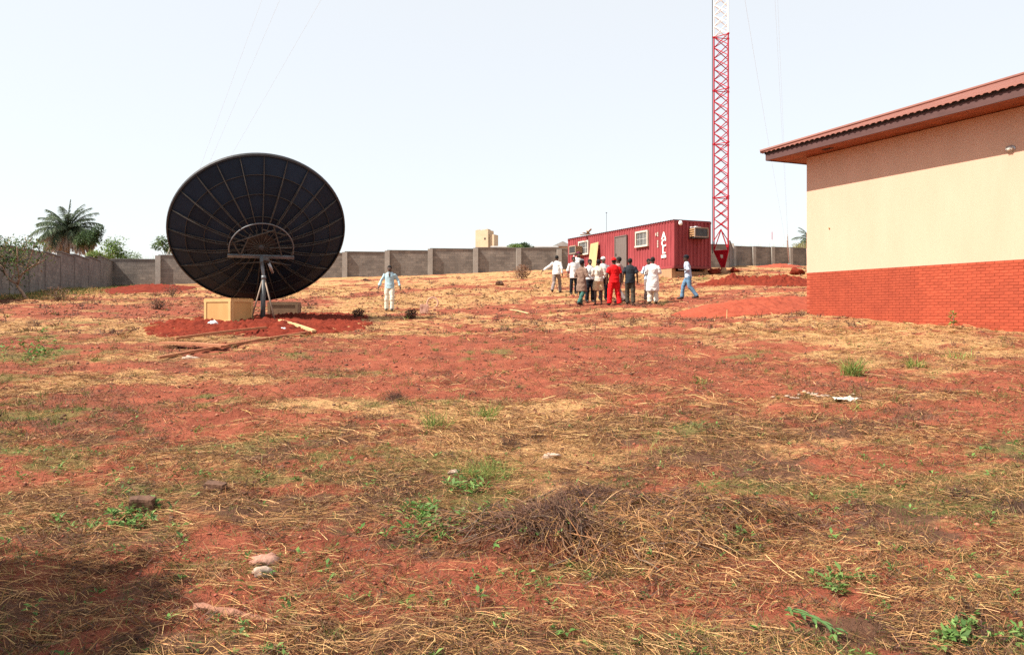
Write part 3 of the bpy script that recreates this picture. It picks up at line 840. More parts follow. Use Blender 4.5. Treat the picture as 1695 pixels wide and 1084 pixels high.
SMx = Matrix(((-U.x, Nn.x, 0, 0), (-U.y, Nn.y, 0, 0), (0, 0, 1, 0), (0, 0, 0, 1)))
p = Vector((CN.x, CN.y, cz0)) + CM @ Vector((s_of(960.5), 0.04, CH - 1.12))
aircon('air_conditioner', 'rusty window air conditioner on the container beside the left window', p, SMx)
# white corner lamp
r = empty('corner_lamp', Vector((CN.x, CN.y, cz0)) + CM @ Vector((-0.02, -0.30, CH - 0.12)))
tag(r, 'small white flood lamp under the container roof near its corner', 'lamp')
m = MB(); m.ball(EM @ Vector((0, 0.13, -0.05)), (0.11, 0.1, 0.13), 12, 8); m.build('head', M['white'], r, True)
m = MB(); m.tube([EM @ Vector((0, -0.05, 0.06)), EM @ Vector((0, 0.1, 0.05))], 0.02, 6); m.build('bracket', M['galv'], r)
# thin aerial on the roof
r = empty('aerial', Vector((CN.x, CN.y, cz0)) + CM @ Vector((s_of(977), -1.2, CH)))
tag(r, 'thin whip aerial standing on the container roof', 'aerial')
m = MB(); m.tube([(0, 0, 0), (0, 0, 1.55)], 0.012, 6); m.build('mast', M['galvdark'], r)
m = MB(); m.box((0, 0, 1.5), (0.1, 0.03, 0.03)); m.build('tip', M['dark'], r)
# timber offcuts on the roof edge
r = empty('roof_timber', Vector((CN.x, CN.y, cz0)) + CM @ Vector((s_of(971), -0.05, CH + 0.03)))
tag(r, 'brown timber offcuts lying on the container roof above left window', 'timber')
for i in range(4):
    m = MB(); m.box((0, 0, 0), (0.7, 0.10, 0.06), Matrix.Translation((0.1 * i - 0.15, 0.08 * i, 0.06 + 0.085 * i)) @ Matrix.Rotation(0.5 * i + 0.3, 4, 'Z') @ Matrix.Rotation(0.12 * (i - 1), 4, 'Y')); m.build('offcut', M['timber'] if i % 2 else M['ply'], r)
# plywood sheet leaning on the side
s = (s_of(977) + s_of(998)) / 2
r = empty('plywood_sheet', Vector((CN.x, CN.y, cz0)) + CM @ Vector((s, 0.40, 0)))
r.location.z = gz(r.location.x, r.location.y) - 0.03
tag(r, 'pale plywood sheet leaning on the container side', 'plywood')
tilt = CM @ Matrix.Rotation(0.15, 4, 'X') @ Matrix.Rotation(0.05, 4, 'Y')
m = MB(); m.box((0, 0, 1.05), (1.0, 0.018, 2.1), tilt); m.build('sheet', M['ply'], r)
m = MB(); m.box((0, -0.03, 0.5), (0.98, 0.04, 0.07), tilt); m.box((0, -0.03, 1.7), (0.98, 0.04, 0.07), tilt); m.build('batten', M['batten'], r)
# cable hanging from the container to the mast
m = MB()
A_ = Vector((CN.x, CN.y, cz0)) + CM @ Vector((0.1, -CW - 0.03, 1.75))

# ------------------------------------------------------------------ guyed lattice mast
TX, TY = (1197.5 - CX) / F * 45.0, 45.0
tz = EYE + (HY - 446) / F * 45.0
troot = empty('lattice_mast', (TX, TY, tz))
tag(troot, 'tall red and white triangular lattice radio mast on pointed base', 'mast')
zc0 = (446 - 415.5) / F * 45.0
R_ = 0.52; SH_ = 3.028
ang = [math.radians(a) for a in (165, 285, 45)]
LEG = [Vector((R_ * math.cos(a), R_ * math.sin(a), 0)) for a in ang]
# tapered base of three plates
base = MB()
tipz, topz = 0.06, zc0
for i in range(3):
    a, b = LEG[i], LEG[(i + 1) % 3]
    tip = Vector((0, 0, tipz)); ta = a * 0.14 + tip; tb = b * 0.14 + tip
    mid = (a + b) / 2
    A1, B1 = a + Vector((0, 0, topz)), b + Vector((0, 0, topz))
    inn = -((a + b) / 2).normalized() * 0.015
    # plate with a hole: a frame of quads
    def lp(u, v):
        lft = A1.lerp(ta, v); rgt = B1.lerp(tb, v); return lft.lerp(rgt, u)
    us = [0, 0.3, 0.62, 1]; vsn = [0, 0.2, 0.42, 1]
    for ui in range(3):
        for vi in range(3):
            if ui == 1 and vi == 1: continue
            q = [lp(us[ui], vsn[vi]), lp(us[ui + 1], vsn[vi]), lp(us[ui + 1], vsn[vi + 1]), lp(us[ui], vsn[vi + 1])]
            base.add(q + [x + inn for x in q], [(0, 1, 2, 3), (7, 6, 5, 4), (0, 4, 5, 1), (1, 5, 6, 2), (2, 6, 7, 3), (3, 7, 4, 0)])
    base.tube([A1, ta], 0.04, 6); base.tube([A1, B1], 0.04, 6)
base.build('tapered_base', M['mastred'], troot)
m = MB(); m.loft([(0, 0, -0.5, 0.5, 0.5), (0, 0, -0.06, 0.42, 0.42), (0, 0, -0.04, 0.16, 0.16), (0, 0, 0.1, 0.14, 0.14)], 16); m.build('pedestal', M['footing'], troot)
def brace_list(first):
    out = []
    n = 5; bh_ = SH_ / n
    for i in range(3):
        a, b = LEG[i], LEG[(i + 1) % 3]
        if first:
            mid = (a + b) / 2
            out += [(a, mid + Vector((0, 0, 2 * bh_))), (b, mid + Vector((0, 0, 2 * bh_))), (a + Vector((0, 0, bh_)), mid + Vector((0, 0, 2 * bh_)))]
        for k in range(2 if first else 0, n):
            z0_, z1_ = Vector((0, 0, k * bh_)), Vector((0, 0, (k + 1) * bh_))
            out.append((b + z0_, a + z1_))
            out.append((a + z0_, b + z1_))
    return out
leg_me = {}; br_me = {}
for c_ in ('mastred', 'mastwhite'):
    m = MB(); m.tube([(0, 0, 0), (0, 0, SH_)], 0.042, 8); leg_me[c_] = m.mesh('leg', M[c_])
NS = 30
for k in range(NS):
    c_ = 'mastred' if k < 4 or (k // 4) % 2 == 0 else 'mastwhite'
    z0_ = zc0 + k * SH_
    br = brace_list(k == 0)
    if k < 6:
        sec = MB()
        for i in range(3):
            a, b = LEG[i], LEG[(i + 1) % 3]
            sec.tube([a + Vector((0, 0, SH_ - 0.02)), b + Vector((0, 0, SH_ - 0.02))], 0.026, 6)
            sec.tube([a + Vector((0, 0, SH_ - 0.05)), a + Vector((0, 0, SH_ + 0.03))], 0.07, 8)
        so_ = sec.build('section', M[c_], troot); so_.location = (0, 0, z0_)
        for p_ in LEG:
            inst('leg', leg_me[c_], so_, p_)
        for (a, b) in br:
            d = b - a
            key = (c_, round(d.length, 3))
            if key not in br_me:
                mm = MB(); mm.tube([(0, 0, 0), (0, 0, d.length)], 0.025, 6); br_me[key] = mm.mesh('brace', M[c_])
            o = inst('brace', br_me[key], so_)
            o.matrix_local = Matrix.Translation(a) @ d.to_track_quat('Z', 'Y').to_matrix().to_4x4()
    else:
        m = MB()
        for p_ in LEG: m.tube([p_, p_ + Vector((0, 0, SH_))], 0.036, 6)
        for (a, b) in br: m.tube([a, b], 0.018, 5)
        o = m.build('section', M[c_], troot); o.location = (0, 0, z0_)
# feeder cable up the left leg
m = MB(); m.tube([LEG[0] * 1.16 + Vector((0, 0, 0.9)), LEG[0] * 1.16 + Vector((0, 0, 85))], 0.022, 6); m.build('feeder_cable', M['dark'], troot)
# guys
ztop = {}
AL = hit(263, 471); AR = hit(1306, 441.5)
def guy(anc, h, label):
    m = MB()
    a = Vector(anc); b = Vector((TX, TY, tz)) + (Vector((anc[0] - TX, anc[1] - TY, 0)).normalized() * 0.4) + Vector((0, 0, h))
    pts = [a.lerp(b, t) - Vector((0, 0, 1)) * (4 * 0.006 * (b - a).length * t * (1 - t)) for t in np.linspace(0, 1, 25)]
    org = Vector(anc)
    m.tube([p_ - org for p_ in pts], 0.0055, 5)
    o = m.build('guy_wire', M['wire']); o.location = org
    return tag(o, label, 'guy wire', 'guy wires of the mast')
cz_ = tz
for h, nm in ((57.5 - cz_ + 1.6, 'lowest'), (76.5 - cz_ + 1.6, 'middle'), (89.5 - cz_ + 1.6, 'uppermost')):
    guy(AL + Vector((0, 0, 0.5)), h, 'thin steel guy wire left of the mast, %s of the three over the dish' % nm)
for h, nm in ((25 - cz_ + 1.6, 'lowest'), (73 - cz_ + 1.6, 'middle'), (89.5 - cz_ + 1.6, 'steepest')):
    guy(AR + Vector((0, 0, 0.5)), h, 'thin steel guy wire right of the mast, %s of the three' % nm)
for anc, lb in ((AL, 'guy anchor with pale stay rods by the grey wall corner'), (AR, 'guy anchor post at the foot of the far right wall')):
    r = empty('guy_anchor', anc)
    tag(r, lb, 'anchor')
    m = MB(); m.loft([(0, 0, -0.3, 0.4, 0.4), (0, 0, 0.25, 0.34, 0.34), (0, 0, 0.3, 0.1, 0.1)], 10); m.build('block', M['pil'], r)
    dv = Vector((TX - anc[0], TY - anc[1], 0)).normalized()
    for i, (el_) in enumerate((0.75, 0.95, 1.08)):
        m = MB(); d = dv * math.cos(el_) + Vector((0, 0, math.sin(el_)))
        m.tube([Vector((0, 0, 0.3)), Vector((0, 0, 0.3)) + d * 3.4], 0.03, 6); m.build('stay_rod', M['offwhite'], r)

# ------------------------------------------------------------------ satellite dish
DR, DF = 2.69, 2.2
ax = Vector((-0.31, 0.735, 0.60)).normalized()
dX = -ax.cross(Vector((0, 0, 1))).normalized(); dY = ax.cross(dX)
hub = at(432.0, 406, 24.62)
polexy = at(434.5, 531, 24.2)
pole_g = gz(polexy.x, polexy.y)
droot = empty('satellite_dish', (polexy.x, polexy.y, pole_g))
tag(droot, 'huge black satellite dish seen from behind on a pole with tripod legs', 'satellite dish')
DM = Matrix.Translation(hub - Vector(droot.location)) @ Matrix(((dX.x, dY.x, ax.x, 0), (dX.y, dY.y, ax.y, 0), (dX.z, dY.z, ax.z, 0), (0, 0, 0, 1)))
NP = 24
def dz(r): return r * r / (4 * DF)
rads = [0.45, 0.96, 1.64, 2.17, 2.66]
for j in range(4):
    r0, r1 = rads[j] + 0.0004, rads[j + 1] - 0.0004
    mm = MB(); na, nr = 5, 4
    a0, a1 = 0.0004 / r0, 2 * math.pi / NP - 0.0004 / r0
    top, bot = [], []
    for i in range(nr + 1):
        for k in range(na + 1):
            r = r0 + (r1 - r0) * i / nr; a = a0 + (a1 - a0) * k / na
            top.append((r * math.cos(a), r * math.sin(a), dz(r))); bot.append((r * math.cos(a), r * math.sin(a), dz(r) - 0.012))
    n1 = (nr + 1) * (na + 1); fs = []
    for i in range(nr):
        for k in range(na):
            q = (i * (na + 1) + k, (i + 1) * (na + 1) + k, (i + 1) * (na + 1) + k + 1, i * (na + 1) + k + 1)
            fs.append(q); fs.append(tuple(x + n1 for x in q[::-1]))
    for k in range(na):
        fs.append((k, k + 1, k + 1 + n1, k + n1)); b_ = nr * (na + 1); fs.append((b_ + k + 1, b_ + k, b_ + k + n1, b_ + k + 1 + n1))
    for i in range(nr):
        b0, b1 = i * (na + 1), (i + 1) * (na + 1); fs.append((b1, b0, b0 + n1, b1 + n1)); fs.append((b0 + na, b1 + na, b1 + na + n1, b0 + na + n1))
    mm.add(top + bot, fs); me = mm.mesh('panel', M['dish'])
    for k in range(NP):
        o = inst('panel', me, droot); o.matrix_local = DM @ Matrix.Rotation(2 * math.pi * k / NP, 4, 'Z')
# ribs: light trusses
mm = MB()
rr = np.linspace(0.5, 2.65, 10)
mm.tube([(r, 0, dz(r) - 0.035) for r in rr], 0.0135, 6)
rr2 = np.linspace(0.62, 2.6, 7)
tp = [(r, 0, dz(r) - 0.045 - 0.12 * math.sin(math.pi * min(1, max(0, (r - 0.5) / 2.2)) ** 0.8) ) for r in rr2]
mm.tube(tp, 0.012, 6)
for q in tp[1:-1]: mm.tube([q, (q[0] + 0.05, 0, dz(q[0] + 0.05) - 0.03)], 0.009, 5)
rib_me = mm.mesh('rib', M['rib'])
for k in range(NP):
    o = inst('rib', rib_me, droot); o.matrix_local = DM @ Matrix.Rotation(2 * math.pi * k / NP, 4, 'Z')
def ring(r, zoff, tr, material, name='ring', a0=0.0, a1=2 * math.pi, n=72, rx=1.0):
    m = MB(); pts = [DM @ Vector((r * rx * math.cos(a), r * math.sin(a), zoff)) for a in np.linspace(a0, a1, n + 1)]
    m.tube(pts, tr, 6, caps=False); return m.build(name, material, droot, True)
for r in (0.98, 1.64, 2.17):
    ring(r, dz(r) - 0.05, 0.013, M['ringdark'])
m = MB()
prof = [(2.65, dz(2.65) - 0.06), (2.695, dz(2.695) - 0.06), (2.705, dz(2.69) + 0.03), (2.66, dz(2.66) + 0.03)]
n = 96; vs = []; fs = []
for k in range(n):
    a = 2 * math.pi * k / n
    vs += [DM @ Vector((r * math.cos(a), r * math.sin(a), zz)) for r, zz in prof]
for k in range(n):
    for j in range(4): fs.append((k * 4 + j, k * 4 + (j + 1) % 4, ((k + 1) % n) * 4 + (j + 1) % 4, ((k + 1) % n) * 4 + j))
m.add(vs, fs); m.build('rim', M['dark'], droot)
# hub with spokes
m = MB(); m.tube([DM @ Vector((0, 0, -0.10)), DM @ Vector((0, 0, 0.02))], 0.46, 32); m.build('hub_plate', M['dark'], droot)
for k in range(20):
    a = 2 * math.pi * k / 20
    m = MB(); m.tube([DM @ Vector((0.1 * math.cos(a), 0.1 * math.sin(a), -0.13)), DM @ Vector((0.6 * math.cos(a), 0.6 * math.sin(a), -0.07))], 0.016, 5); m.build('hub_spoke', M['rib'], droot)
m = MB(); m.tube([DM @ Vector((0, 0, -0.19)), DM @ Vector((0, 0, -0.09))], [0.07, 0.11], 16); m.tube([DM @ Vector((0, 0, -0.22)), DM @ Vector((0, 0, -0.19))], 0.035, 10); m.build('hub_cap', M['galvdark'], droot)
# half-ring frame and cross beam
yb = -0.22
ring(0.93, -0.26, 0.021, M['galvmid'], 'frame_ring', -0.14, math.pi + 0.14, 48, 1.02)
m = MB(); m.box((0, yb, -0.30), (1.96, 0.085, 0.085), DM); m.build('cross_beam', M['galvmid'], droot)
for (a, b) in (((-0.72, 0.55, -0.26), (0.0, 0.68, -0.2)), ((0.9, 0.2, -0.27), (-0.35, 0.72, -0.26)), ((-0.62, yb, -0.3), (-0.3, 0.85, -0.26)), ((0.6, yb, -0.3), (0.88, 0.3, -0.26)), ((0.62, yb, -0.3), (0.35, 0.5, -0.2)), ((-0.9, 0.1, -0.26), (-0.25, 0.0, -0.16)), ((-0.9, yb, -0.3), (-0.95, 0.05, -0.26))):
    m = MB(); m.tube([DM @ Vector(a), DM @ Vector(b)], 0.022, 6); m.build('frame_strut', M['rib'], droot)
for sx in (-0.9, -0.45, 0.45, 0.9):
    m = MB(); m.tube([DM @ Vector((sx, yb, -0.3)), DM @ Vector((sx * 1.08, yb - 0.15, dz(math.hypot(sx * 1.08, 0.37)) - 0.03))], 0.022, 6); m.build('frame_strut', M['rib'], droot)
# pole, legs, actuator
bc = DM @ Vector((0, yb, -0.34))
ptop = bc.copy(); L0 = Vector(droot.location)
sp = at(436.5, 461, 24.2) - L0
m = MB(); m.tube([bc + Vector((0, 0, 0.0)), (bc * 0.5 + sp * 0.5), sp], [0.06, 0.055, 0.05], 12); m.build('pole_head', M['galvmid'], droot, True)
m = MB(); m.tube([sp + Vector((0, 0, 0.03)), Vector((0, 0, -0.25))], [0.062, 0.085], 12); m.build('pole', M['galvdark'], droot, True)
m = MB(); m.tube([sp + Vector((0, 0, 0.09)), sp - Vector((0, 0, 0.03))], 0.07, 12); m.build('collar', M['galvmid'], droot, True)
for (dx, dy) in ((-0.30, -0.28), (0.50, -0.25), (-0.14, 0.5), (0.2, 0.62)):
    gx, gy = droot.location.x + dx, droot.location.y + dy
    m = MB(); m.tube([sp + Vector((0.02 * np.sign(dx), 0, 0.02)), Vector((dx, dy, gz(gx, gy) - pole_g - 0.1))], 0.024, 8); m.build('leg', M['tan_leg'], droot, True)
a_ = sp + Vector((0, 0, 0.55)); b_ = DM @ Vector((-0.95, -0.72, 0.0))
m = MB(); m.tube([a_, a_.lerp(b_, 0.55)], 0.028, 8); m.tube([a_.lerp(b_, 0.5), b_], 0.015, 6); m.build('actuator', M['galvdark'], droot, True)
m = MB(); m.tube([a_.lerp(b_, 0.2) + Vector((0, -0.05, -0.05)), a_.lerp(b_, 0.34) + Vector((0, -0.05, -0.34))], [0.05, 0.04], 10); m.build('actuator_motor', M['galv'], droot, True)
m = MB(); m.box(tuple(sp + Vector((0.08, 0, 0.6))), (0.16, 0.12, 0.10)); m.build('mount_bracket', M['galvdark'], droot)
for k in (-1, 1):
    m = MB(); m.tube([sp + Vector((0, 0, 0.5)), DM @ Vector((k * 0.7, -0.75, dz(1.0) - 0.05))], 0.016, 6); m.build('brace_rod', M['rib'], droot)

# ------------------------------------------------------------------ crates and timbers round the dish
def crate(label, loc, rz, w, d, h, panel, battm=None):
    battm = battm or M['batten']
    r = empty('wooden_crate', loc, rz)
    tag(r, label, 'crate', 'packing crates')
    fr = 0.085
    for (cx_, cy_, sx, sy) in ((0, -d / 2, w, 0), (0, d / 2, w, 0), (-w / 2, 0, 0, d), (w / 2, 0, 0, d)):
        m = MB(); m.box((cx_ * 0.97, cy_ * 0.97, h / 2), (sx * 0.95 if sx else 0.015, sy * 0.95 if sy else 0.015, h * 0.97)); m.build('panel', panel, r)
        rot = Matrix.Translation((cx_, cy_, 0)) @ (Matrix.Identity(4) if sx else Matrix.Rotation(math.pi / 2, 4, 'Z'))
        L = sx or sy
        t = 0.025 if sx else 0.021
        for zz in (fr / 2, h - fr / 2):
            m = MB(); m.box((0, 0, zz), (L + (0.02 if sx else -0.03), t, fr), rot); m.build('batten', battm, r)
        for xx in (-L / 2 + fr / 2, L / 2 - fr / 2):
            m = MB(); m.box((xx - (0 if sx else np.sign(xx) * 0.02), 0, h / 2), (fr, t, h - 2 * fr), rot); m.build('batten', battm, r)
    for i in range(6):
        y = -d / 2 + d * (i + 0.5) / 6
        m = MB(); m.box((0, y, h + 0.014), (w * 0.99, d / 6 * 0.93, 0.022), Matrix.Rotation(random.uniform(-.004, .004), 4, 'Z')); m.build('lid_board', panel, r)
    return r
near = hit(382, 537)
rz = math.radians(-23)
cw, cd, chh = 1.0, 0.94, 0.70
cc = near + Matrix.Rotation(rz, 3, 'Z') @ Vector((-cw / 2, cd / 2, 0)) 
# the near vertical edge is the crate's (+x,-y) corner
cc.z = gz(cc.x, cc.y) - 0.02
cr1 = crate('pale wooden packing crate with battens at the left of the dish pole', cc, rz, cw, cd, chh, M['crate'])
M['shadecrate'] = mat('shaded_crate_wood', (0.27, 0.175, 0.105), 0.85, c2=(0.19, 0.115, 0.07), scale=3)  # crate wood darkened: the shade behind the dish is put into its colour
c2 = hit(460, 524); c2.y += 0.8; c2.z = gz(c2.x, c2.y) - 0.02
cr2 = crate('low wooden packing crate in shade behind the dish legs', c2, math.radians(8), 1.0, 0.9, 0.50, M['shadecrate'], M['shadecrate'])

def plank(label, p0, p1, w, t, material, lift=0.02):
    a = hit(*p0); b = hit(*p1)
    a.z = gz(a.x, a.y) + lift + t / 2; b.z = gz(b.x, b.y) + lift + t / 2
    d = b - a; L = d.length
    r = bpy.data.objects.new('plank', None)
    m = MB()
    # slightly bowed board with split ends
    n = 8; vs = []
    for i in range(n + 1):
        x = L * i / n; bow = 0.015 * math.sin(math.pi * i / n)
        jw = w * (1 + random.uniform(-.05, .05)) / 2
        vs += [(x, -jw, -t / 2 + bow), (x, jw, -t / 2 + bow), (x, jw, t / 2 + bow), (x, -jw, t / 2 + bow)]
    fs = []
    for i in range(n):
        for k in range(4): fs.append((i * 4 + k, (i + 1) * 4 + k, (i + 1) * 4 + (k + 1) % 4, i * 4 + (k + 1) % 4))
    fs += [(0, 1, 2, 3), (n * 4 + 3, n * 4 + 2, n * 4 + 1, n * 4)]
    m.add(vs, fs)
    o = m.build('plank', material)
    x = d.normalized(); y = Vector((0, 0, 1)).cross(x).normalized(); zv = x.cross(y)
    o.matrix_world = Matrix.Translation(a) @ Matrix(((x.x, y.x, zv.x, 0), (x.y, y.y, zv.y, 0), (x.z, y.z, zv.z, 0), (0, 0, 0, 1)))
    return tag(o, label, 'plank', 'timbers on the ground by the dish')
M['newtimber'] = mat('new_timber', (0.52, 0.35, 0.17), 0.8, var=0.12, scale=5)
M['redtimber'] = mat('red_timber', (0.40, 0.17, 0.085), 0.85, c2=(0.30, 0.12, 0.06), scale=5, bump=0.3, bscale=25)
plank('bright new timber plank sloping off the red soil heap', (463, 535), (520, 553), 0.1, 0.06, M['newtimber'], 0.08)
plank('long brown timber, the upper of two, below the red soil', (290, 572), (441, 549), 0.06, 0.055, M['redtimber'], 0.10)
plank('longest brown timber, nearest the camera below the dish', (262, 598), (512, 553), 0.06, 0.055, M['redtimber'], 0.06)
plank('wide reddish board lying flat between the two long timbers', (270, 576), (372, 581), 0.24, 0.05, M['redtimber'], 0.06)
plank('thin pale batten in front of the red soil', (366, 567), (447, 565), 0.06, 0.04, M['newtimber'], 0.04)
plank('thin pale timber strip lying in the grass before the walking man', (845, 515), (875, 520), 0.07, 0.03, M['newtimber'], 0.02)

# ------------------------------------------------------------------ people
def remesh(mb, vox, smooth_it=3):
    me = mb.mesh('tmp', None)
    o = bpy.data.objects.new('tmp', me); COL.objects.link(o)
    md = o.modifiers.new('r', 'REMESH'); md.mode = 'VOXEL'; md.voxel_size = vox; md.use_smooth_shade = True
    ms = o.modifiers.new('s', 'SMOOTH'); ms.iterations = smooth_it; ms.factor = 0.5
    dg = bpy.context.evaluated_depsgraph_get()
    out = bpy.data.meshes.new_from_object(o.evaluated_get(dg))
    bpy.data.objects.remove(o)
    return out
ARMS = {'down': ((0.262, 0.03, 1.13), (0.272, -0.03, 0.885)), 'out': ((0.325, 0.02, 1.15), (0.40, -0.06, 0.92)), 'bent': ((0.275, 0.05, 1.13), (0.13, -0.22, 1.14)),
        'fwd': ((0.27, -0.07, 1.14), (0.26, -0.24, 0.95)), 'back': ((0.275, 0.13, 1.15), (0.28, 0.21, 0.91)), 'reach': ((0.38, 0.06, 1.20), (0.60, 0.10, 1.04)), 'hip': ((0.40, 0.08, 1.16), (0.20, -0.10, 1.03))}
LEGS = {'stand': ((0.11, -0.02, 0.49), (0.12, 0.02, 0.085)), 'wide': ((0.14, -0.02, 0.49), (0.19, 0.03, 0.085)), 'fwd': ((0.10, -0.20, 0.52), (0.10, -0.26, 0.095)),
        'back': ((0.10, 0.05, 0.49), (0.105, 0.33, 0.13)), 'step': ((0.10, -0.10, 0.50), (0.10, -0.10, 0.085))}
def person(label, px, pyf, pyh, rz, arms, legs, shirt, sleeve, hem, trousers, tlen=0.10, head=None, headyaw=0.0, flare=1.0, wide=1.0, lean=0.0, shoe=True, depth=None, back_mark=False, open_neck=False, build=1.0):
    p = hit(px, pyf) if depth is None else Vector(((px - CX) / F * depth, depth, gz((px - CX) / F * depth, depth)))
    S = (pyf - pyh) / F * p.y / 1.72 if depth is None else 1.0
    S = max(0.92, min(1.08, S))
    root = empty('person', p, rz)
    root.scale = (S, S, S)
    tag(root, label, 'person')
    def L_(v): # lean: shear forward with height
        v = Vector(v); return Vector((v.x, v.y - lean * max(0, v.z - 0.9), v.z))
    B = MB()
    hc = L_((0, -0.015, 1.60))
    B.loft([(0, 0, 0.84, 0.14, 0.10), (0, 0, 0.95, 0.145, 0.105), (L_((0, 0, 1.08)).x, L_((0, 0, 1.08)).y, 1.08, 0.125, 0.09), (0, L_((0, 0, 1.28)).y, 1.28, 0.155, 0.105), (0, L_((0, 0, 1.4)).y, 1.40, 0.15, 0.085), (0, L_((0, 0, 1.46)).y, 1.46, 0.07, 0.06)])
    B.tube([L_((0, 0.005, 1.42)), L_((0, -0.01, 1.55))], [0.06, 0.055], 10)
    HR = Matrix.Rotation(headyaw, 3, 'Z')
    def hd(v): return hc + HR @ Vector(v)
    B.ball(hd((0, 0.012, 0.025)), (0.080, 0.100, 0.102), 16, 12, HR)
    B.ball(hd((0, -0.022, -0.045)), (0.058, 0.068, 0.075), 14, 10, HR)
    B.tube([hd((0, -0.085, 0.015)), hd((0, -0.108, -0.022))], [0.009, 0.017], 8)
    for s in (-1, 1):
        B.ball(hd((s * 0.076, 0.012, -0.01)), (0.012, 0.02, 0.032), 8, 6, HR)
    W_ = []
    for s, an in zip((-1, 1), arms):
        e_, w_ = ARMS[an]
        sh_ = L_((s * 0.166, 0, 1.39)); el = L_((s * e_[0], e_[1], e_[2])); wr = L_((s * w_[0], w_[1], w_[2]))
        W_.append((s, sh_, el, wr))
        B.tube([sh_, sh_.lerp(el, 0.45), el, el.lerp(wr, 0.3), wr], [0.052, 0.047, 0.038, 0.04, 0.025], 10)
        d = (wr - el).normalized()
        B.tube([wr, wr + d * 0.045, wr + d * 0.095], [0.026, 0.036, 0.03], 8, sq=0.6)
    G_ = []
    for s, ln in zip((-1, 1), legs):
        k_, a_ = LEGS[ln]
        hp = Vector((s * 0.088, 0, 0.90)); kn = Vector((s * k_[0], k_[1], k_[2])); an_ = Vector((s * a_[0], a_[1], a_[2]))
        G_.append((s, hp, kn, an_))
        B.tube([hp, hp.lerp(kn, 0.5), kn, kn.lerp(an_, 0.3), an_], [0.088, 0.074, 0.053, 0.055, 0.034], 10)
        B.tube([an_ + Vector((0, 0.05, -0.04)), an_ + Vector((0, -0.06, -0.045)), an_ + Vector((s * 0.015, -0.17, -0.06))], [0.035, 0.042, 0.026], 8, sq=1.0)
    me = remesh(B, 0.0135, 2)
    bmx = bmesh.new(); bmx.from_mesh(me)
    me.materials.clear()
    X = MB()
    for (s, sh_, el, wr) in W_:
        d = (wr - el).normalized()
        side = Vector((0, 1, 0)) - d * d.y
        side.normalize()
        curl = side.cross(d) * s
        pe = wr + d * 0.09
        for i, (o_, ln_) in enumerate(((-0.026, 0.072), (-0.009, 0.082), (0.009, 0.076), (0.025, 0.060))):
            a0_ = pe + side * o_ - d * 0.01
            X.tube([a0_, a0_ + d * ln_ * 0.5 + curl * 0.006, a0_ + d * ln_ * 0.8 + curl * 0.022, a0_ + d * ln_ + curl * 0.038], [0.0095, 0.009, 0.0082, 0.006], 6)
        t0 = wr + d * 0.03 - side * 0.026
        X.tube([t0, t0 + d * 0.03 - side * 0.022, t0 + d * 0.062 - side * 0.022 + curl * 0.008], [0.011, 0.0105, 0.007], 6)
    X.tube([hd((-0.022, -0.088, -0.058)), hd((0, -0.094, -0.06)), hd((0.022, -0.088, -0.058))], [0.005, 0.009, 0.005], 6)
    nb_ = len(X.f)
    tmp = X.mesh('tmp2', None, True)
    bmx.from_mesh(tmp)
    E_ = MB()
    for s in (-1, 1): E_.ball(hd((s * 0.03, -0.074, 0.012)), (0.013, 0.009, 0.008), 8, 6, HR)
    t3 = E_.mesh('tmp3', None, True)
    nf = len(bmx.faces)
    bmx.from_mesh(t3)
    bmx.faces.ensure_lookup_table()
    for f in bmx.faces[nf:]: f.material_index = 1
    for f in bmx.faces: f.smooth = True
    body = bpy.data.meshes.new('body'); bmx.to_mesh(body); bmx.free()
    body.materials.append(M['skin']); body.materials.append(M['eye'])
    link(bpy.data.objects.new('body', body), root)
    def wrinkle(me_, amp=0.007):
        n = len(me_.vertices); co = np.zeros(n * 3); me_.vertices.foreach_get('co', co); co = co.reshape(-1, 3)
        no = np.zeros(n * 3); me_.vertices.foreach_get('normal', no); no = no.reshape(-1, 3)
        sd_ = (px * 7) % 50
        w = (fbm(co[:, 0] * 9 + co[:, 2] * 4 + sd_, co[:, 1] * 9 + co[:, 2] * 7, 3, 3) - 0.5) * 2 * amp + (fbm(co[:, 0] * 3 + sd_, co[:, 2] * 12, 6, 2) - 0.5) * 2 * amp
        me_.vertices.foreach_set('co', (co + no * w[:, None]).ravel()); me_.update()
    # trousers
    if trousers is not None:
        T = MB()
        T.loft([(0, 0, 0.80, 0.165 * build, 0.115), (0, 0, 0.90, 0.175 * build, 0.132), (0, 0, 1.0, 0.158 * build, 0.122), (0, L_((0, 0, 1.05)).y, 1.05, 0.15 * build, 0.115)])
        for (s, hp, kn, an_) in G_:
            if tlen > 0.35:
                cut = hp.lerp(kn, 0.86); T.tube([hp, hp.lerp(kn, 0.5), cut], [0.104, 0.105 * wide, 0.108 * wide], 12)
            else:
                T.tube([hp, hp.lerp(kn, 0.5), kn, kn.lerp(an_, 0.5), an_ + Vector((0, 0.01, -0.025))], [0.10, 0.095 * wide, 0.078 * wide, 0.074 * wide, 0.072 * wide], 12)
        tm = remesh(T, 0.017, 3); wrinkle(tm, 0.012); tm.materials.clear(); tm.materials.append(trousers)
        link(bpy.data.objects.new('trousers' if tlen <= 0.35 else 'shorts', tm), root)
    # shirt or robe
    Tm = MB()
    rg = []
    if hem < 0.8:
        yk = sum(g[2].y for g in G_) / 2
        rg += [(0, yk * 0.5, hem, 0.20 * flare, 0.155 * flare), (0, yk * 0.3, (hem + 0.85) / 2, 0.195 * flare, 0.15 * flare)]
    else:
        rg += [(0, 0, hem, 0.19 * build * flare, 0.142 * flare)]
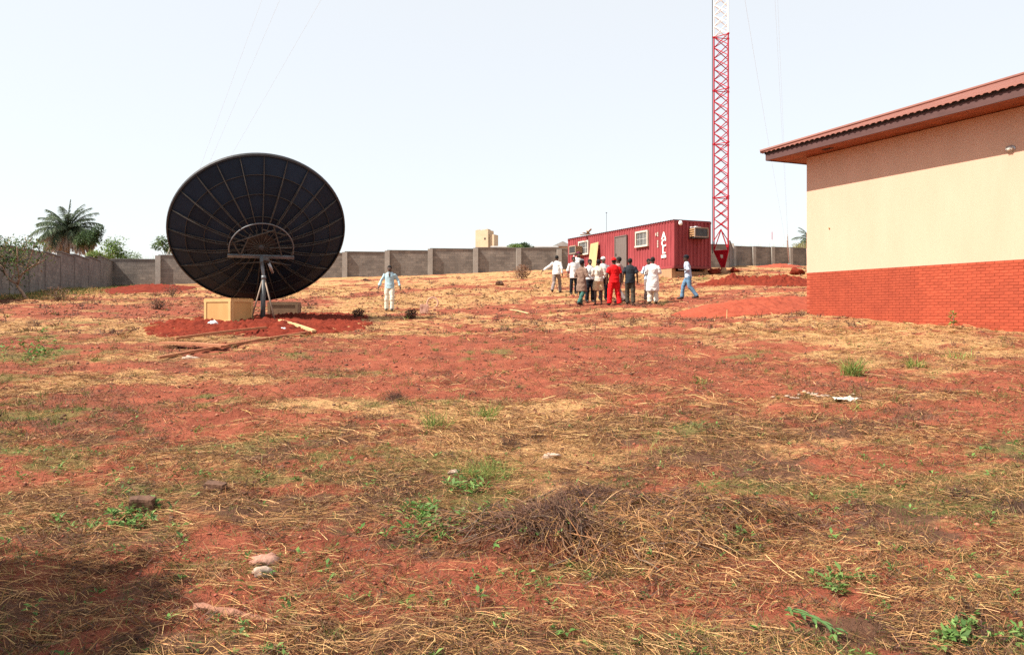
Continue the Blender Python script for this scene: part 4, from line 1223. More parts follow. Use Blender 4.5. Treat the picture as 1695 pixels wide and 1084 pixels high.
    for z_, rx, ry in ((0.98, 0.182, 0.135), (1.10, 0.172, 0.126), (1.28, 0.182, 0.132), (1.37, 0.178, 0.112), (1.43, 0.135, 0.092), (1.475, 0.082, 0.078)):
        if z_ > hem + 0.03: rg.append((0, L_((0, 0, z_)).y, z_, rx * build * (1 + (flare - 1) * 0.4), ry * (1 + (flare - 1) * 0.4)))
    Tm.loft(rg, 18)
    for (s, sh_, el, wr) in W_:
        k = 1 + (flare - 1) * 0.8
        if sleeve == 'short': Tm.tube([sh_, sh_.lerp(el, 0.5), sh_.lerp(el, 0.86)], [0.075, 0.074 * k, 0.078 * k], 12)
        elif sleeve == 'long': Tm.tube([sh_, sh_.lerp(el, 0.5), el, el.lerp(wr, 0.92)], [0.074, 0.067 * k, 0.06 * k, 0.048 * k], 12)
        elif sleeve == 'half': Tm.tube([sh_, sh_.lerp(el, 0.5), el, el.lerp(wr, 0.3)], [0.075, 0.07 * k, 0.066 * k, 0.064 * k], 12)
    sm = remesh(Tm, 0.017, 3); wrinkle(sm, 0.013); sm.materials.clear(); sm.materials.append(shirt)
    sh_o = link(bpy.data.objects.new('robe' if hem < 0.6 else 'shirt', sm), root)
    if back_mark:
        for k in (-1, 1):
            m = MB(); m.tube([(k * 0.045, 0.150, 1.12), (k * 0.045, 0.150, 1.30)], 0.013, 6); m.build('printed_stripe', M['printgrey'], sh_o)
    if open_neck:
        m = MB(); m.loft([(0, -0.085, 1.28, 0.012, 0.06), (0, -0.075, 1.38, 0.038, 0.06), (0, -0.045, 1.46, 0.05, 0.055)], 10); m.build('open_neckline', M['skin'], root, True)
    # hair or cap
    H = MB(); H.ball(hd((0, 0.020, 0.040)), (0.087, 0.105, 0.098), 18, 12, HR)
    hm = H.mesh('hair', M['hair'], True)
    b2 = bmesh.new(); b2.from_mesh(hm)
    pl = hd((0, -0.03, 0.062)); nrm = HR @ Vector((0, 0.55, 0.83)).normalized()
    bmesh.ops.bisect_plane(b2, geom=b2.verts[:] + b2.edges[:] + b2.faces[:], plane_co=pl - nrm * 0.035, plane_no=nrm, clear_inner=True)
    b2.to_mesh(hm); b2.free()
    link(bpy.data.objects.new('hair', hm), root)
    if head is not None:
        mt, brim = head
        K = MB(); K.ball(hd((0, 0.016, 0.062)), (0.096, 0.113, 0.090), 18, 12, HR)
        km = K.mesh('cap', mt, True); b2 = bmesh.new(); b2.from_mesh(km)
        bmesh.ops.bisect_plane(b2, geom=b2.verts[:] + b2.edges[:] + b2.faces[:], plane_co=hd((0, 0, 0.045)), plane_no=(0, 0, 1), clear_inner=True)
        b2.to_mesh(km); b2.free()
        co = link(bpy.data.objects.new('cap', km), root)
        if brim:
            m = MB(); m.ball(hd((0, -0.105, 0.05)), (0.07, 0.065, 0.008), 14, 6, HR); m.build('brim', mt, co, True)
    if shoe:
        for (s, hp, kn, an_) in G_:
            m = MB(); m.tube([an_ + Vector((0, 0.075, -0.045)), an_ + Vector((0, 0.03, -0.04)), an_ + Vector((0, -0.07, -0.045)), an_ + Vector((s * 0.015, -0.16, -0.058)), an_ + Vector((s * 0.015, -0.20, -0.066))], [0.03, 0.047, 0.05, 0.04, 0.016], 10); m.build('shoe', M['shoe'], root, True)
    return root
M['c_pale'] = cloth('pale_blue_cotton', (0.34, 0.48, 0.54)); M['c_white'] = cloth('white_cotton', (0.66, 0.65, 0.63), 0.08)
M['c_cream'] = cloth('cream_cotton', (0.60, 0.56, 0.47), 0.08); M['c_grey'] = cloth('grey_cotton', (0.21, 0.17, 0.16))
M['c_black'] = cloth('black_cotton', (0.013, 0.014, 0.019)); M['c_brown'] = mat('brown_print', (0.26, 0.17, 0.12), 0.9, c2=(0.10, 0.055, 0.045), scale=14)
M['c_teal'] = cloth('teal_cotton', (0.045, 0.12, 0.10)); M['c_khaki'] = cloth('khaki_cotton', (0.52, 0.40, 0.24)); M['c_red'] = cloth('red_cotton', (0.62, 0.012, 0.014), 0.1)
M['c_navy'] = cloth('navy_cotton', (0.022, 0.027, 0.034)); M['c_olive'] = cloth('olive_cotton', (0.05, 0.043, 0.032)); M['c_jeans'] = cloth('denim', (0.11, 0.20, 0.30), 0.25)
M['c_sky'] = cloth('pale_sky_shirt', (0.40, 0.47, 0.58)); M['c_pink'] = cloth('dusty_pink', (0.36, 0.22, 0.20)); M['c_purple'] = cloth('purple_cap', (0.10, 0.02, 0.04)); M['printgrey'] = mat('print_grey', (0.2, 0.17, 0.12), 0.9, var=0.1)
PI = math.pi
person('man in open pale blue shirt and white trousers walking toward camera', 645, 515.5, 441, 0.05, ('out', 'out'), ('stand', 'step'), M['c_pale'], 'long', 0.84, M['c_cream'], wide=1.12, open_neck=True)
person('man in white shirt and grey trousers striding away with arm out', 921, 484.5, 423, PI - 0.35, ('down', 'reach'), ('fwd', 'back'), M['c_white'], 'long', 0.84, M['c_grey'], lean=0.10)
person('man in long white shirt and dark trousers, leftmost of the standing group', 949.5, 486.5, 425, 0.15, ('down', 'down'), ('stand', 'stand'), M['c_white'], 'half', 0.74, M['c_black'])
person('tall man in white shirt with purple cap at the back of group', 957.5, 483, 417.5, 0.35, ('down', 'bent'), ('stand', 'stand'), M['c_white'], 'long', 0.84, M['c_grey'], head=(M['c_purple'], False))
person('man in long brown patterned shirt and teal trousers with black cap', 962.5, 506, 431, PI - 0.7, ('bent', 'bent'), ('back', 'step'), M['c_brown'], 'long', 0.55, M['c_teal'], head=(M['c_black'], False), flare=1.1, lean=0.05)
person('man in white shirt and navy trousers facing the camera in group', 976.5, 501, 430.5, 0.2, ('bent', 'down'), ('stand', 'stand'), M['c_white'], 'short', 0.9, M['c_black'], wide=1.1)
person('man in marked white shirt and khaki shorts seen from behind', 990.5, 504.5, 430, PI, ('down', 'bent'), ('stand', 'stand'), M['c_cream'], 'half', 0.88, M['c_khaki'], tlen=0.5, wide=1.15, back_mark=True, shoe=False)
person('man in white cap and black trousers standing behind the khaki shorts', 998.5, 498, 427, 0.1, ('down', 'down'), ('stand', 'stand'), M['c_white'], 'half', 0.86, M['c_black'], head=(M['c_white'], False))
person('man in red shirt, red trousers and red cap seen from behind', 1016.5, 505.5, 428, PI + 0.15, ('down', 'down'), ('wide', 'wide'), M['c_red'], 'short', 0.80, M['c_red'], head=(M['c_red'], True), headyaw=-0.5, wide=1.28, build=1.08)
person('man in dusty pink shirt half hidden behind the man in red', 1024.5, 502, 427, PI + 0.9, ('down', 'fwd'), ('step', 'back'), M['c_pink'], 'short', 0.86, M['c_grey'])
person('man in navy shirt and olive trousers seen from behind', 1043, 506.5, 431, PI - 0.1, ('down', 'down'), ('stand', 'step'), M['c_navy'], 'short', 0.78, M['c_olive'], wide=1.1, build=1.04)
person('man in pale blue shirt half hidden behind the white robe', 1073.5, 499, 430, 0.25, ('bent', 'bent'), ('stand', 'stand'), M['c_sky'], 'half', 0.86, M['c_grey'])
person('man in long white robe and white trousers seen from behind', 1080.5, 503.5, 427, PI - 0.05, ('bent', 'bent'), ('stand', 'stand'), M['c_white'], 'long', 0.46, M['c_cream'], flare=1.22, wide=1.2, build=1.08)
person('man in pale shirt, blue jeans and dark cap walking left', 1139.5, 497, 424.5, -PI / 2 - 0.25, ('down', 'bent'), ('fwd', 'back'), M['c_sky'], 'half', 0.82, M['c_jeans'], head=(M['c_black'], True), lean=0.12, wide=1.1)

# ------------------------------------------------------------------ vegetation helpers
def ribbons(P, D, L, W, C, bend, lift, seg=2, drop=True, wide_up=0.5, follow=True, taper=0.35):
    """flat stalks: P base xyz, D direction xyz, L length, W width, C colour"""
    n = len(P)
    t = np.linspace(0, 1, seg + 1)
    Vs = np.zeros((n, seg + 1, 2, 3), np.float32)
    side = np.cross(D, np.array([0, 0, 1.0])); sn = np.linalg.norm(side, axis=1, keepdims=True); side = np.where(sn < 1e-3, np.array([[1.0, 0, 0]]), side / np.maximum(sn, 1e-6))
    up = np.cross(side, D)
    mixa = RNG.uniform(-wide_up, wide_up, (n, 1)) * math.pi
    wv = side * np.cos(mixa) + up * np.sin(mixa)
    for j in range(seg + 1):
        c_ = P + D * (L * t[j])[:, None] + bend * (t[j] ** 2 * L)[:, None]
        w = W * (1 - (1 - taper) * t[j]) if taper is not None else W
        Vs[:, j, 0] = c_ - wv * (w / 2)[:, None]; Vs[:, j, 1] = c_ + wv * (w / 2)[:, None]
    V = Vs.reshape(-1, 3)
    b = np.arange(n)[:, None] * (2 * (seg + 1))
    q = np.concatenate([b + np.array([[2 * j, 2 * j + 1, 2 * j + 3, 2 * j + 2]]) for j in range(seg)], 1).reshape(-1, 4)
    Cc = np.repeat(C, 2 * (seg + 1), axis=0)
    return V, q, Cc
def join(parts):
    V = []; Q_ = []; C = []; n = 0
    for v, q, c_ in parts:
        V.append(v); Q_.append(q + n); C.append(c_); n += len(v)
    return np.concatenate(V), np.concatenate(Q_), np.concatenate(C)
def pick(cols, n, jit=0.2):
    cols = np.array(cols); c_ = cols[RNG.integers(0, len(cols), n)]
    return c_ * RNG.uniform(1 - jit, 1 + jit, (n, 1)) * RNG.uniform(0.93, 1.07, (n, 3))
STRAW = [(0.46, 0.255, 0.10), (0.58, 0.36, 0.16), (0.30, 0.14, 0.06), (0.24, 0.11, 0.048), (0.37, 0.195, 0.08), (0.12, 0.058, 0.033), (0.19, 0.09, 0.043)]
GREEN = [(0.085, 0.13, 0.028), (0.12, 0.165, 0.04), (0.065, 0.10, 0.024), (0.16, 0.17, 0.05), (0.22, 0.18, 0.06)]
DEAD = [(0.10, 0.055, 0.042), (0.14, 0.075, 0.05), (0.07, 0.04, 0.032), (0.20, 0.11, 0.065)]
def region(n, d0, d1, p=1.0, k=0.72):
    u = RNG.random(n)
    D = (d0 ** p + u * (d1 ** p - d0 ** p)) ** (1 / p)
    x = RNG.uniform(-k, k, n) * D
    return x, D
def building_mask(x, y):
    # keep scatter out of the building and off the heaps
    s = -(x - W0.x) * U.x - (y - W0.y) * U.y
    d = -(x - W0.x) * Nn.x - (y - W0.y) * Nn.y
    ok = ~((s > -0.1) & (d > -0.12) & (s < BL) & (d < BW))
    for P, h in HEAPS:
        ins = np.zeros(len(x), bool); n = len(P)
        for i in range(n):
            a, b = P[i], P[(i + 1) % n]
            ins ^= ((a[1] > y) != (b[1] > y)) & (x < (b[0] - a[0]) * (y - a[1]) / (b[1] - a[1] + 1e-12) + a[0])
        ok &= ~ins
    return ok

# dry straw lying on the ground -------------------------------------------
parts = []
for (n, d0, d1, Lr, Wr, pw_) in ((125000, 2.9, 9.5, (0.04, 0.20), (0.0022, 0.0042), 0.6), (85000, 8.5, 20, (0.08, 0.34), (0.004, 0.009), 1.0), (70000, 18, 48, (0.12, 0.5), (0.008, 0.02), 1.4)):
    x, y = region(n, d0, d1, pw_)
    s_, g_, dd_ = cover(x, y)
    clump = fbm(x * 2.3, y * 2.3, 15, 3)
    keep = (RNG.random(n) < (0.06 + 0.94 * s_) * sstep(0.38, 0.66, clump + 0.12 * s_)) & building_mask(x, y)
    x, y = x[keep], y[keep]; m_ = len(x)
    th = 2 * math.pi * fbm(x * 0.35, y * 0.35, 20, 2) * 1.5 + RNG.normal(0, 0.75, m_)
    el = np.abs(RNG.normal(0.0, 0.24, m_))
    D_ = np.stack([np.cos(th) * np.cos(el), np.sin(th) * np.cos(el), np.sin(el)], -1)
    L = RNG.uniform(*Lr, m_); W = RNG.uniform(*Wr, m_)
    P = np.stack([x, y, ground(x, y) + 0.004 + RNG.random(m_) ** 2 * 0.055], -1)
    # follow the slope of the ground
    P2z = ground(x + D_[:, 0] * L, y + D_[:, 1] * L)
    D_[:, 2] += (P2z - ground(x, y)) / L
    bend = np.stack([-np.sin(th), np.cos(th), np.zeros(m_)], -1) * RNG.normal(0, 0.22, (m_, 1)) + np.array([0, 0, -1.0]) * (np.sin(el) * 0.95)[:, None]
    parts.append(ribbons(P, D_, L, W, pick(STRAW, m_, 0.28), bend, 0, 2, wide_up=0.35, taper=0.5))
# short broken bits of stalk and leaf, nearly everywhere in the near field
n = 230000
x, y = region(n, 2.9, 14, 0.65)
s_, g_, dd_ = cover(x, y)
cl_ = fbm(x * 3.1 + 7, y * 3.1, 17, 4, 0.6)
keep = (RNG.random(n) < (0.25 + 0.6 * s_ + 0.4 * dd_) * sstep(0.34, 0.60, cl_) * np.interp(y, [3, 8, 14], [1.0, 0.8, 0.35])) & building_mask(x, y)
x, y = x[keep], y[keep]; m_ = len(x)
th = RNG.uniform(0, 2 * math.pi, m_); el = np.abs(RNG.normal(0, 0.4, m_))
D_ = np.stack([np.cos(th) * np.cos(el), np.sin(th) * np.cos(el), np.sin(el)], -1)
P = np.stack([x, y, ground(x, y) + 0.002 + RNG.random(m_) ** 2 * 0.02], -1)
parts.append(ribbons(P, D_, RNG.uniform(0.02, 0.10, m_) * (0.8 + y * 0.05), RNG.uniform(0.0025, 0.006, m_) * (0.8 + y * 0.06), pick(STRAW[2:] + DEAD + [(0.36, 0.22, 0.10), (0.17, 0.13, 0.05)], m_, 0.3), np.zeros((m_, 3)), 0, 1, wide_up=0.5, taper=0.6))
V, q, C = join(parts)
o = np_mesh('dry_straw', V, q, M['straw'], C)
tag(o, 'golden dry straw and cut stalks littering the red ground', 'straw', None, 'stuff')

# tufts of standing growth -------------------------------------------------
def tufts(x, y, n_bl, h, spread, cols, W, jit=0.25, tilt=0.6, zoff=-0.01):
    n = len(x)
    k = np.repeat(np.arange(n), n_bl)
    m_ = len(k)
    hh = h[k] * RNG.uniform(0.45, 1.1, m_)
    bx = x[k] + RNG.normal(0, 1, m_) * spread[k]; by = y[k] + RNG.normal(0, 1, m_) * spread[k]
    th = RNG.uniform(0, 2 * math.pi, m_); ti = np.abs(RNG.normal(0, tilt, m_)); ti = np.minimum(ti, 1.45)
    D_ = np.stack([np.cos(th) * np.sin(ti), np.sin(th) * np.sin(ti), np.cos(ti)], -1)
    bend = np.stack([np.cos(th), np.sin(th), -0.9 * np.ones(m_)], -1) * RNG.uniform(0.05, 0.45, (m_, 1))
    P = np.stack([bx, by, ground(bx, by) + zoff], -1)
    return ribbons(P, D_, hh, W[k] * RNG.uniform(0.7, 1.3, m_), pick(cols, m_, jit), bend, 0, 2, wide_up=0.5, taper=0.2)
gp = []
for (n, d0, d1, hr, nb, Wd, pw_) in ((13000, 2.9, 11, (0.025, 0.10), 13, 0.0038, 0.7), (2600, 9, 22, (0.07, 0.17), 14, 0.009, 1.0), (700, 20, 50, (0.10, 0.25), 10, 0.02, 1.3)):
    x, y = region(n, d0, d1, pw_)
    s_, g_, dd_ = cover(x, y)
    keep = (RNG.random(n) < 0.20 + 0.80 * g_) & building_mask(x, y)
    x, y = x[keep], y[keep]; m_ = len(x)
    sc = RNG.uniform(0.6, 1.25, m_)
    gp.append(tufts(x, y, nb, RNG.uniform(*hr, m_) * sc, 0.02 + 0.04 * RNG.random(m_) * sc, GREEN, np.full(m_, Wd), tilt=0.75))
# low grass along the foot of the left wall
t = RNG.random(2600); off = np.abs(RNG.normal(0, 1.6, 2600)) + 0.2
lx = L1[0] + (C0[0] - L1[0]) * (t * 1.3 - 0.2); ly = L1[1] + (C0[1] - L1[1]) * (t * 1.3 - 0.2)
gp.append(tufts(lx + off * 0.948, ly + off * 0.318, 6, RNG.uniform(0.1, 0.35, 2600), np.full(2600, 0.12), GREEN + STRAW[:2], np.full(2600, 0.035)))
V, q, C = join(gp)
o = np_mesh('grass', V, q, M['leaf'], C); tag(o, 'sparse short green grass sprouting through the straw', 'grass', None, 'stuff')
gp = []
for (n, d0, d1, hr, nb, Wd, pw_) in ((3000, 3.0, 10, (0.03, 0.12), 20, 0.0035, 0.8), (5200, 9, 24, (0.05, 0.15), 16, 0.008, 1.1), (3600, 20, 60, (0.10, 0.30), 18, 0.022, 1.3)):
    x, y = region(n, d0, d1, pw_)
    s_, g_, dd_ = cover(x, y)
    keep = (RNG.random(n) < 0.06 + 0.94 * dd_) & building_mask(x, y)
    x, y = x[keep], y[keep]; m_ = len(x)
    sc = RNG.uniform(0.5, 1.3, m_)
    gp.append(tufts(x, y, nb, RNG.uniform(*hr, m_) * sc, (0.04 + 0.10 * RNG.random(m_)) * sc * (1 + (d0 > 20)), DEAD, np.full(m_, Wd), tilt=1.0))
V, q, C = join(gp)
o = np_mesh('dead_weeds', V, q, M['straw'], C); tag(o, 'dark brown dead weed clumps scattered over the ground', 'weeds', None, 'stuff')

# small clods and stones, uncounted
m_ = 15000
x, y = region(m_, 3.0, 45, 0.9)
ok = building_mask(x, y); x, y = x[ok], y[ok]; m_ = len(x)
sz = RNG.uniform(0.2, 1.0, m_) ** 2 * 0.021 * (0.6 + y * 0.08)
base_v = np.array([(1, 0, 0), (-1, 0, 0), (0, 1, 0), (0, -1, 0), (0, 0, 1), (0, 0, -1)], float)
V = base_v[None] * RNG.uniform(0.6, 1.3, (m_, 6, 1)) * sz[:, None, None] * np.array([1.3, 1.0, 0.75])
a = RNG.uniform(0, 6.28, m_); ca, sa_ = np.cos(a)[:, None], np.sin(a)[:, None]
V = np.stack([V[..., 0] * ca - V[..., 1] * sa_, V[..., 0] * sa_ + V[..., 1] * ca, V[..., 2]], -1) + np.stack([x, y, ground(x, y) + sz * 0.25], -1)[:, None]
tri = np.array([(0, 2, 4), (2, 1, 4), (1, 3, 4), (3, 0, 4), (2, 0, 5), (1, 2, 5), (3, 1, 5), (0, 3, 5)])
q = (np.arange(m_)[:, None, None] * 6 + tri[None]).reshape(-1, 3)
C = np.repeat(pick([(0.33, 0.10, 0.06), (0.22, 0.07, 0.045), (0.4, 0.17, 0.1), (0.13, 0.06, 0.04)], m_), 6, axis=0)
o = np_mesh('soil_clods', V.reshape(-1, 3), q, M['straw'], C); tag(o, 'small red clods strewn over the bare soil', 'clods', None, 'stuff')

# single green tufts one can point at -------------------------------------
def grass_tuft(px, py, h, n, label, cols=GREEN, spread=0.06, W=0.008, tilt=0.5):
    p = hit(px, py)
    v, q, c_ = tufts(np.array([p.x]), np.array([p.y]), n, np.array([h]), np.array([spread]), cols, np.array([W]), tilt=tilt)
    o = np_mesh('grass_tuft', v - np.array(p)[None], q, M['leaf'], c_ * 1.7); o.location = p
    return tag(o, label, 'grass tuft', 'green grass tufts')
grass_tuft(1411, 624, 0.36, 230, 'round dense green grass tuft on bare red soil before the building', spread=0.06, W=0.014, tilt=0.42)
grass_tuft(1510, 610, 0.26, 120, 'smaller round green tuft in straw right of the dense one', spread=0.06, W=0.012)
grass_tuft(1590, 598, 0.22, 60, 'pale loose green tuft in straw nearest the right edge', spread=0.12, W=0.012)
grass_tuft(722, 705, 0.34, 90, 'tall leaning green tuft on red soil left of centre', spread=0.07, W=0.010, tilt=0.35)
grass_tuft(806, 685, 0.24, 110, 'bright green tuft at the left end of a straw streak', spread=0.07, W=0.010)
grass_tuft(815, 696, 0.12, 45, 'low green tuft just below the bright one in straw', spread=0.045, W=0.010)
grass_tuft(1165, 637, 0.16, 45, 'small green tuft among straw stalks right of centre', spread=0.06, W=0.011)
grass_tuft(800, 782, 0.24, 420, 'feathery green clump behind the left end of the brush pile', spread=0.12, W=0.006, tilt=0.7)
grass_tuft(1090, 748, 0.20, 150, 'feathery olive clump behind the brush pile at right', cols=GREEN[3:] + DEAD[3:], spread=0.13, W=0.005, tilt=0.7)
grass_tuft(1150, 1030, 0.14, 70, 'green tuft in straw near the bottom edge right of centre', spread=0.06, W=0.005)
grass_tuft(553, 1048, 0.09, 50, 'bright green tuft near the bottom edge left of centre', spread=0.03, W=0.006)
grass_tuft(1416, 672, 0.15, 20, 'sparse upright green tuft beside the white plastic scrap', spread=0.04, W=0.012, tilt=0.4)

# leafy weeds --------------------------------------------------------------
def leaf_quads(c_, d, L, W, col_, upn=None):
    """pointed leaves: centre line c->c+d*L; 4-vertex kites folded a little"""
    n = len(c_)
    side = np.cross(d, np.array([0, 0, 1.0])) + RNG.normal(0, 0.25, (n, 3)); side /= np.maximum(np.linalg.norm(side, axis=1, keepdims=True), 1e-6)
    mid = c_ + d * (L * 0.45)[:, None] + np.array([0, 0, 1.0]) * (L * 0.06)[:, None]
    V = np.stack([c_, mid + side * (W / 2)[:, None], c_ + d * L[:, None] - np.array([0, 0, 1.0]) * (L * 0.12)[:, None], mid - side * (W / 2)[:, None]], 1)
    q = np.arange(n)[:, None] * 4 + np.array([[0, 1, 2, 3]])
    return V.reshape(-1, 3), q, np.repeat(col_, 4, axis=0)
def weeds(x, y, n_l, L, h, cols):
    n = len(x); k = np.repeat(np.arange(n), n_l); m_ = len(k)
    th = RNG.uniform(0, 6.28, m_); el = RNG.uniform(-0.1, 0.9, m_)
    d = np.stack([np.cos(th) * np.cos(el), np.sin(th) * np.cos(el), np.sin(el)], -1)
    c_ = np.stack([x[k], y[k], ground(x[k], y[k]) + RNG.random(m_) * h[k]], -1) + d * 0.01
    LL = L[k] * RNG.uniform(0.6, 1.2, m_)
    return leaf_quads(c_, d, LL, LL * RNG.uniform(0.3, 0.5, m_), pick(cols, m_, 0.25))
WG = [(0.09, 0.17, 0.04), (0.13, 0.23, 0.055), (0.07, 0.13, 0.035), (0.18, 0.27, 0.08)]
wp = []
x, y = region(1700, 2.9, 10, 0.7)
s_, g_, dd_ = cover(x, y); k = RNG.random(1700) < 0.14 + 0.75 * g_; x, y = x[k], y[k]
wp.append(weeds(x, y, 7, RNG.uniform(0.025, 0.06, len(x)), RNG.uniform(0.01, 0.06, len(x)), WG))
for (px_, py_, n_, sx, sy) in ((215, 868, 16, 45, 14), (250, 850, 10, 25, 8), (140, 880, 12, 50, 12), (700, 850, 40, 60, 28), (765, 800, 20, 40, 16), (1220, 870, 40, 90, 40), (1400, 960, 14, 40, 25), (1580, 1060, 14, 30, 15), (1020, 860, 24, 120, 40), (60, 580, 30, 60, 25), (1690, 1060, 10, 40, 20)):
    for _ in range(n_):
        p = hit(px_ + random.gauss(0, sx / 2), py_ + random.gauss(0, sy / 2))
        sc = 0.5 + p.y * 0.1
        wp.append(weeds(np.array([p.x]), np.array([p.y]), 9, np.array([random.uniform(0.035, 0.075) * sc]), np.array([0.07 * sc]), WG))
V, q, C = join(wp)
o = np_mesh('leafy_weeds', V, q, M['leaf'], C); tag(o, 'broad green weed leaves growing among the straw', 'weeds', None, 'stuff')

# seedling by the brick wall
p = hit(1577, 546)
r = empty('seedling', p); tag(r, 'young leafy seedling growing at the foot of the brick wall', 'plant')
m = MB(); m.tube([(0, 0, -0.03), (0.02, 0, 0.2), (0.0, 0.01, 0.36)], [0.01, 0.008, 0.004], 6); m.build('stem', M['palebark'], r)
n = 44; th = RNG.uniform(0, 6.28, n); zz = RNG.uniform(0.08, 0.38, n); el = RNG.uniform(-0.2, 0.7, n)
d = np.stack([np.cos(th) * np.cos(el), np.sin(th) * np.cos(el), np.sin(el)], -1)
V, q, C = leaf_quads(np.stack([0 * zz, 0 * zz, zz], -1) + d * 0.02, d, RNG.uniform(0.07, 0.15, n), RNG.uniform(0.04, 0.07, n), pick([(0.16, 0.24, 0.05), (0.24, 0.28, 0.07), (0.10, 0.17, 0.04)], n))
np_mesh('leaves', V, q, M['leaf'], C, parent=r)

# brush pile in the foreground ---------------------------------------------
bp = hit(985, 880)
broot2 = empty('brush_pile', bp); tag(broot2, 'big pile of dry brushwood and stalks in the foreground centre', 'brush pile')
PILE = [(-0.05, 0.50, 0.42, 0.26, 0.20), (-0.35, -0.25, 0.34, 0.26, 0.17), (0.30, -0.10, 0.45, 0.30, 0.15), (0.75, 0.25, 0.32, 0.22, 0.12), (-0.80, 0.20, 0.38, 0.26, 0.11), (-0.55, -0.05, 0.4, 0.25, 0.09), (1.05, 0.05, 0.34, 0.24, 0.11), (0.70, 0.48, 0.3, 0.2, 0.12), (1.35, 0.25, 0.3, 0.2, 0.07), (0.25, 0.30, 0.3, 0.2, 0.10), (0.55, -0.35, 0.3, 0.2, 0.08)]
def pile_h(x, y):
    h = 0
    for (cx_, cy_, sx_, sy_, a_) in PILE:
        h = h + a_ * np.exp(-((x - bp.x - cx_) / sx_) ** 2 - ((y - bp.y - cy_) / sy_) ** 2)
    return 0.80 * h * (0.45 + 1.1 * fbm(x * 3.1, y * 3.1, 19, 4))
def pile_pts(n, jit=1.0):
    k = RNG.integers(0, len(PILE), n); P_ = np.array(PILE)[k]
    return bp.x + P_[:, 0] + RNG.normal(0, 0.75, n) * P_[:, 2] * jit, bp.y + P_[:, 1] + RNG.normal(0, 0.75, n) * P_[:, 3] * jit
gx, gy = np.meshgrid(np.arange(-1.9, 1.9, 0.035) + bp.x, np.arange(-1.3, 1.5, 0.035) + bp.y)
zz = base_z(gx, gy) + bumps(gx, gy) + pile_h(gx, gy) * 0.85 + 0.06 * (fbm(gx * 7, gy * 7, 2, 3) - 0.5) * sstep(0.01, 0.06, pile_h(gx, gy)) - 0.035 * (1 - sstep(0.02, 0.07, pile_h(gx, gy)))
k = np.arange(gx.size).reshape(gx.shape); q = np.stack([k[:-1, :-1], k[:-1, 1:], k[1:, 1:], k[1:, :-1]], -1).reshape(-1, 4)
M['pilesoil'] = soil_mat('pile_soil', (0.20, 0.060, 0.034), (0.075, 0.028, 0.018), 1.0, 12)[0]
V = np.stack([gx, gy, zz], -1).reshape(-1, 3) - np.array(bp)
o = np_mesh('soil_core', V, q, M['pilesoil'], smooth=True, parent=broot2)
def pile_stalks(n, cols, Lr, Wr, el_s, lift, sx=0.75, sy=0.55, cx=0.0, cy=0.0, seg=3, th0=None, ths=0.9):
    x = RNG.normal(0, sx, n) + bp.x + cx; y = RNG.normal(0, sy, n) + bp.y + cy
    if sx > 0.6: x, y = pile_pts(n, 1.15)
    th = RNG.uniform(0, 6.28, n) if th0 is None else RNG.normal(th0, ths, n)
    el = np.abs(RNG.normal(0, el_s, n))
    D_ = np.stack([np.cos(th) * np.cos(el), np.sin(th) * np.cos(el), np.sin(el)], -1)
    L = RNG.uniform(*Lr, n)
    P = np.stack([x, y, ground(x, y) + pile_h(x, y) * RNG.uniform(0.75, 1.1, n) + RNG.random(n) ** 2 * lift], -1)
    x2, y2 = x + D_[:, 0] * L, y + D_[:, 1] * L
    D_[:, 2] += np.clip((ground(x2, y2) + pile_h(x2, y2) - ground(x, y) - pile_h(x, y)) / L, -0.5, 0.5)
    bend = np.stack([-np.sin(th), np.cos(th), np.zeros(n)], -1) * RNG.normal(0, 0.13, (n, 1)) + np.array([0, 0, -1.0]) * (np.sin(el) * 0.5)[:, None]
    return ribbons(P - np.array(bp), D_, L, RNG.uniform(*Wr, n), pick(cols, n, 0.3), bend, 0, seg, wide_up=0.5, taper=0.5)
V, q, C = join([pile_stalks(3400, STRAW[1:], (0.05, 0.26), (0.0025, 0.005), 0.4, 0.06), pile_stalks(1300, STRAW[:4], (0.08, 0.36), (0.003, 0.0055), 0.25, 0.06, 0.35, 0.28, 0.28, -0.25),
                pile_stalks(8500, DEAD + STRAW[3:5], (0.04, 0.22), (0.003, 0.006), 0.5, 0.08, 0.7, 0.5)])
o = np_mesh('loose_stalks', V, q, M['straw'], C, parent=broot2); o['kind'] = 'stuff'
# dark bushy bundle in front left of the pile
V, q, C = join([pile_stalks(1700, [(0.12, 0.06, 0.042), (0.20, 0.11, 0.065), (0.07, 0.038, 0.03)], (0.12, 0.36), (0.0035, 0.006), 0.5, 0.08, 0.16, 0.10, -0.30, -0.26, th0=1.9, ths=0.5),
                pile_stalks(1700, [(0.10, 0.052, 0.042), (0.16, 0.085, 0.06), (0.06, 0.033, 0.028)], (0.06, 0.2), (0.003, 0.005), 0.7, 0.06, 0.2, 0.12, 0.1, 0.62)])
o = np_mesh('twig_bundle', V, q, M['straw'], C, parent=broot2); o['kind'] = 'stuff'
M['twig'] = mat('dry_twig', (0.20, 0.105, 0.055), 0.9, c2=(0.11, 0.055, 0.032), scale=12)
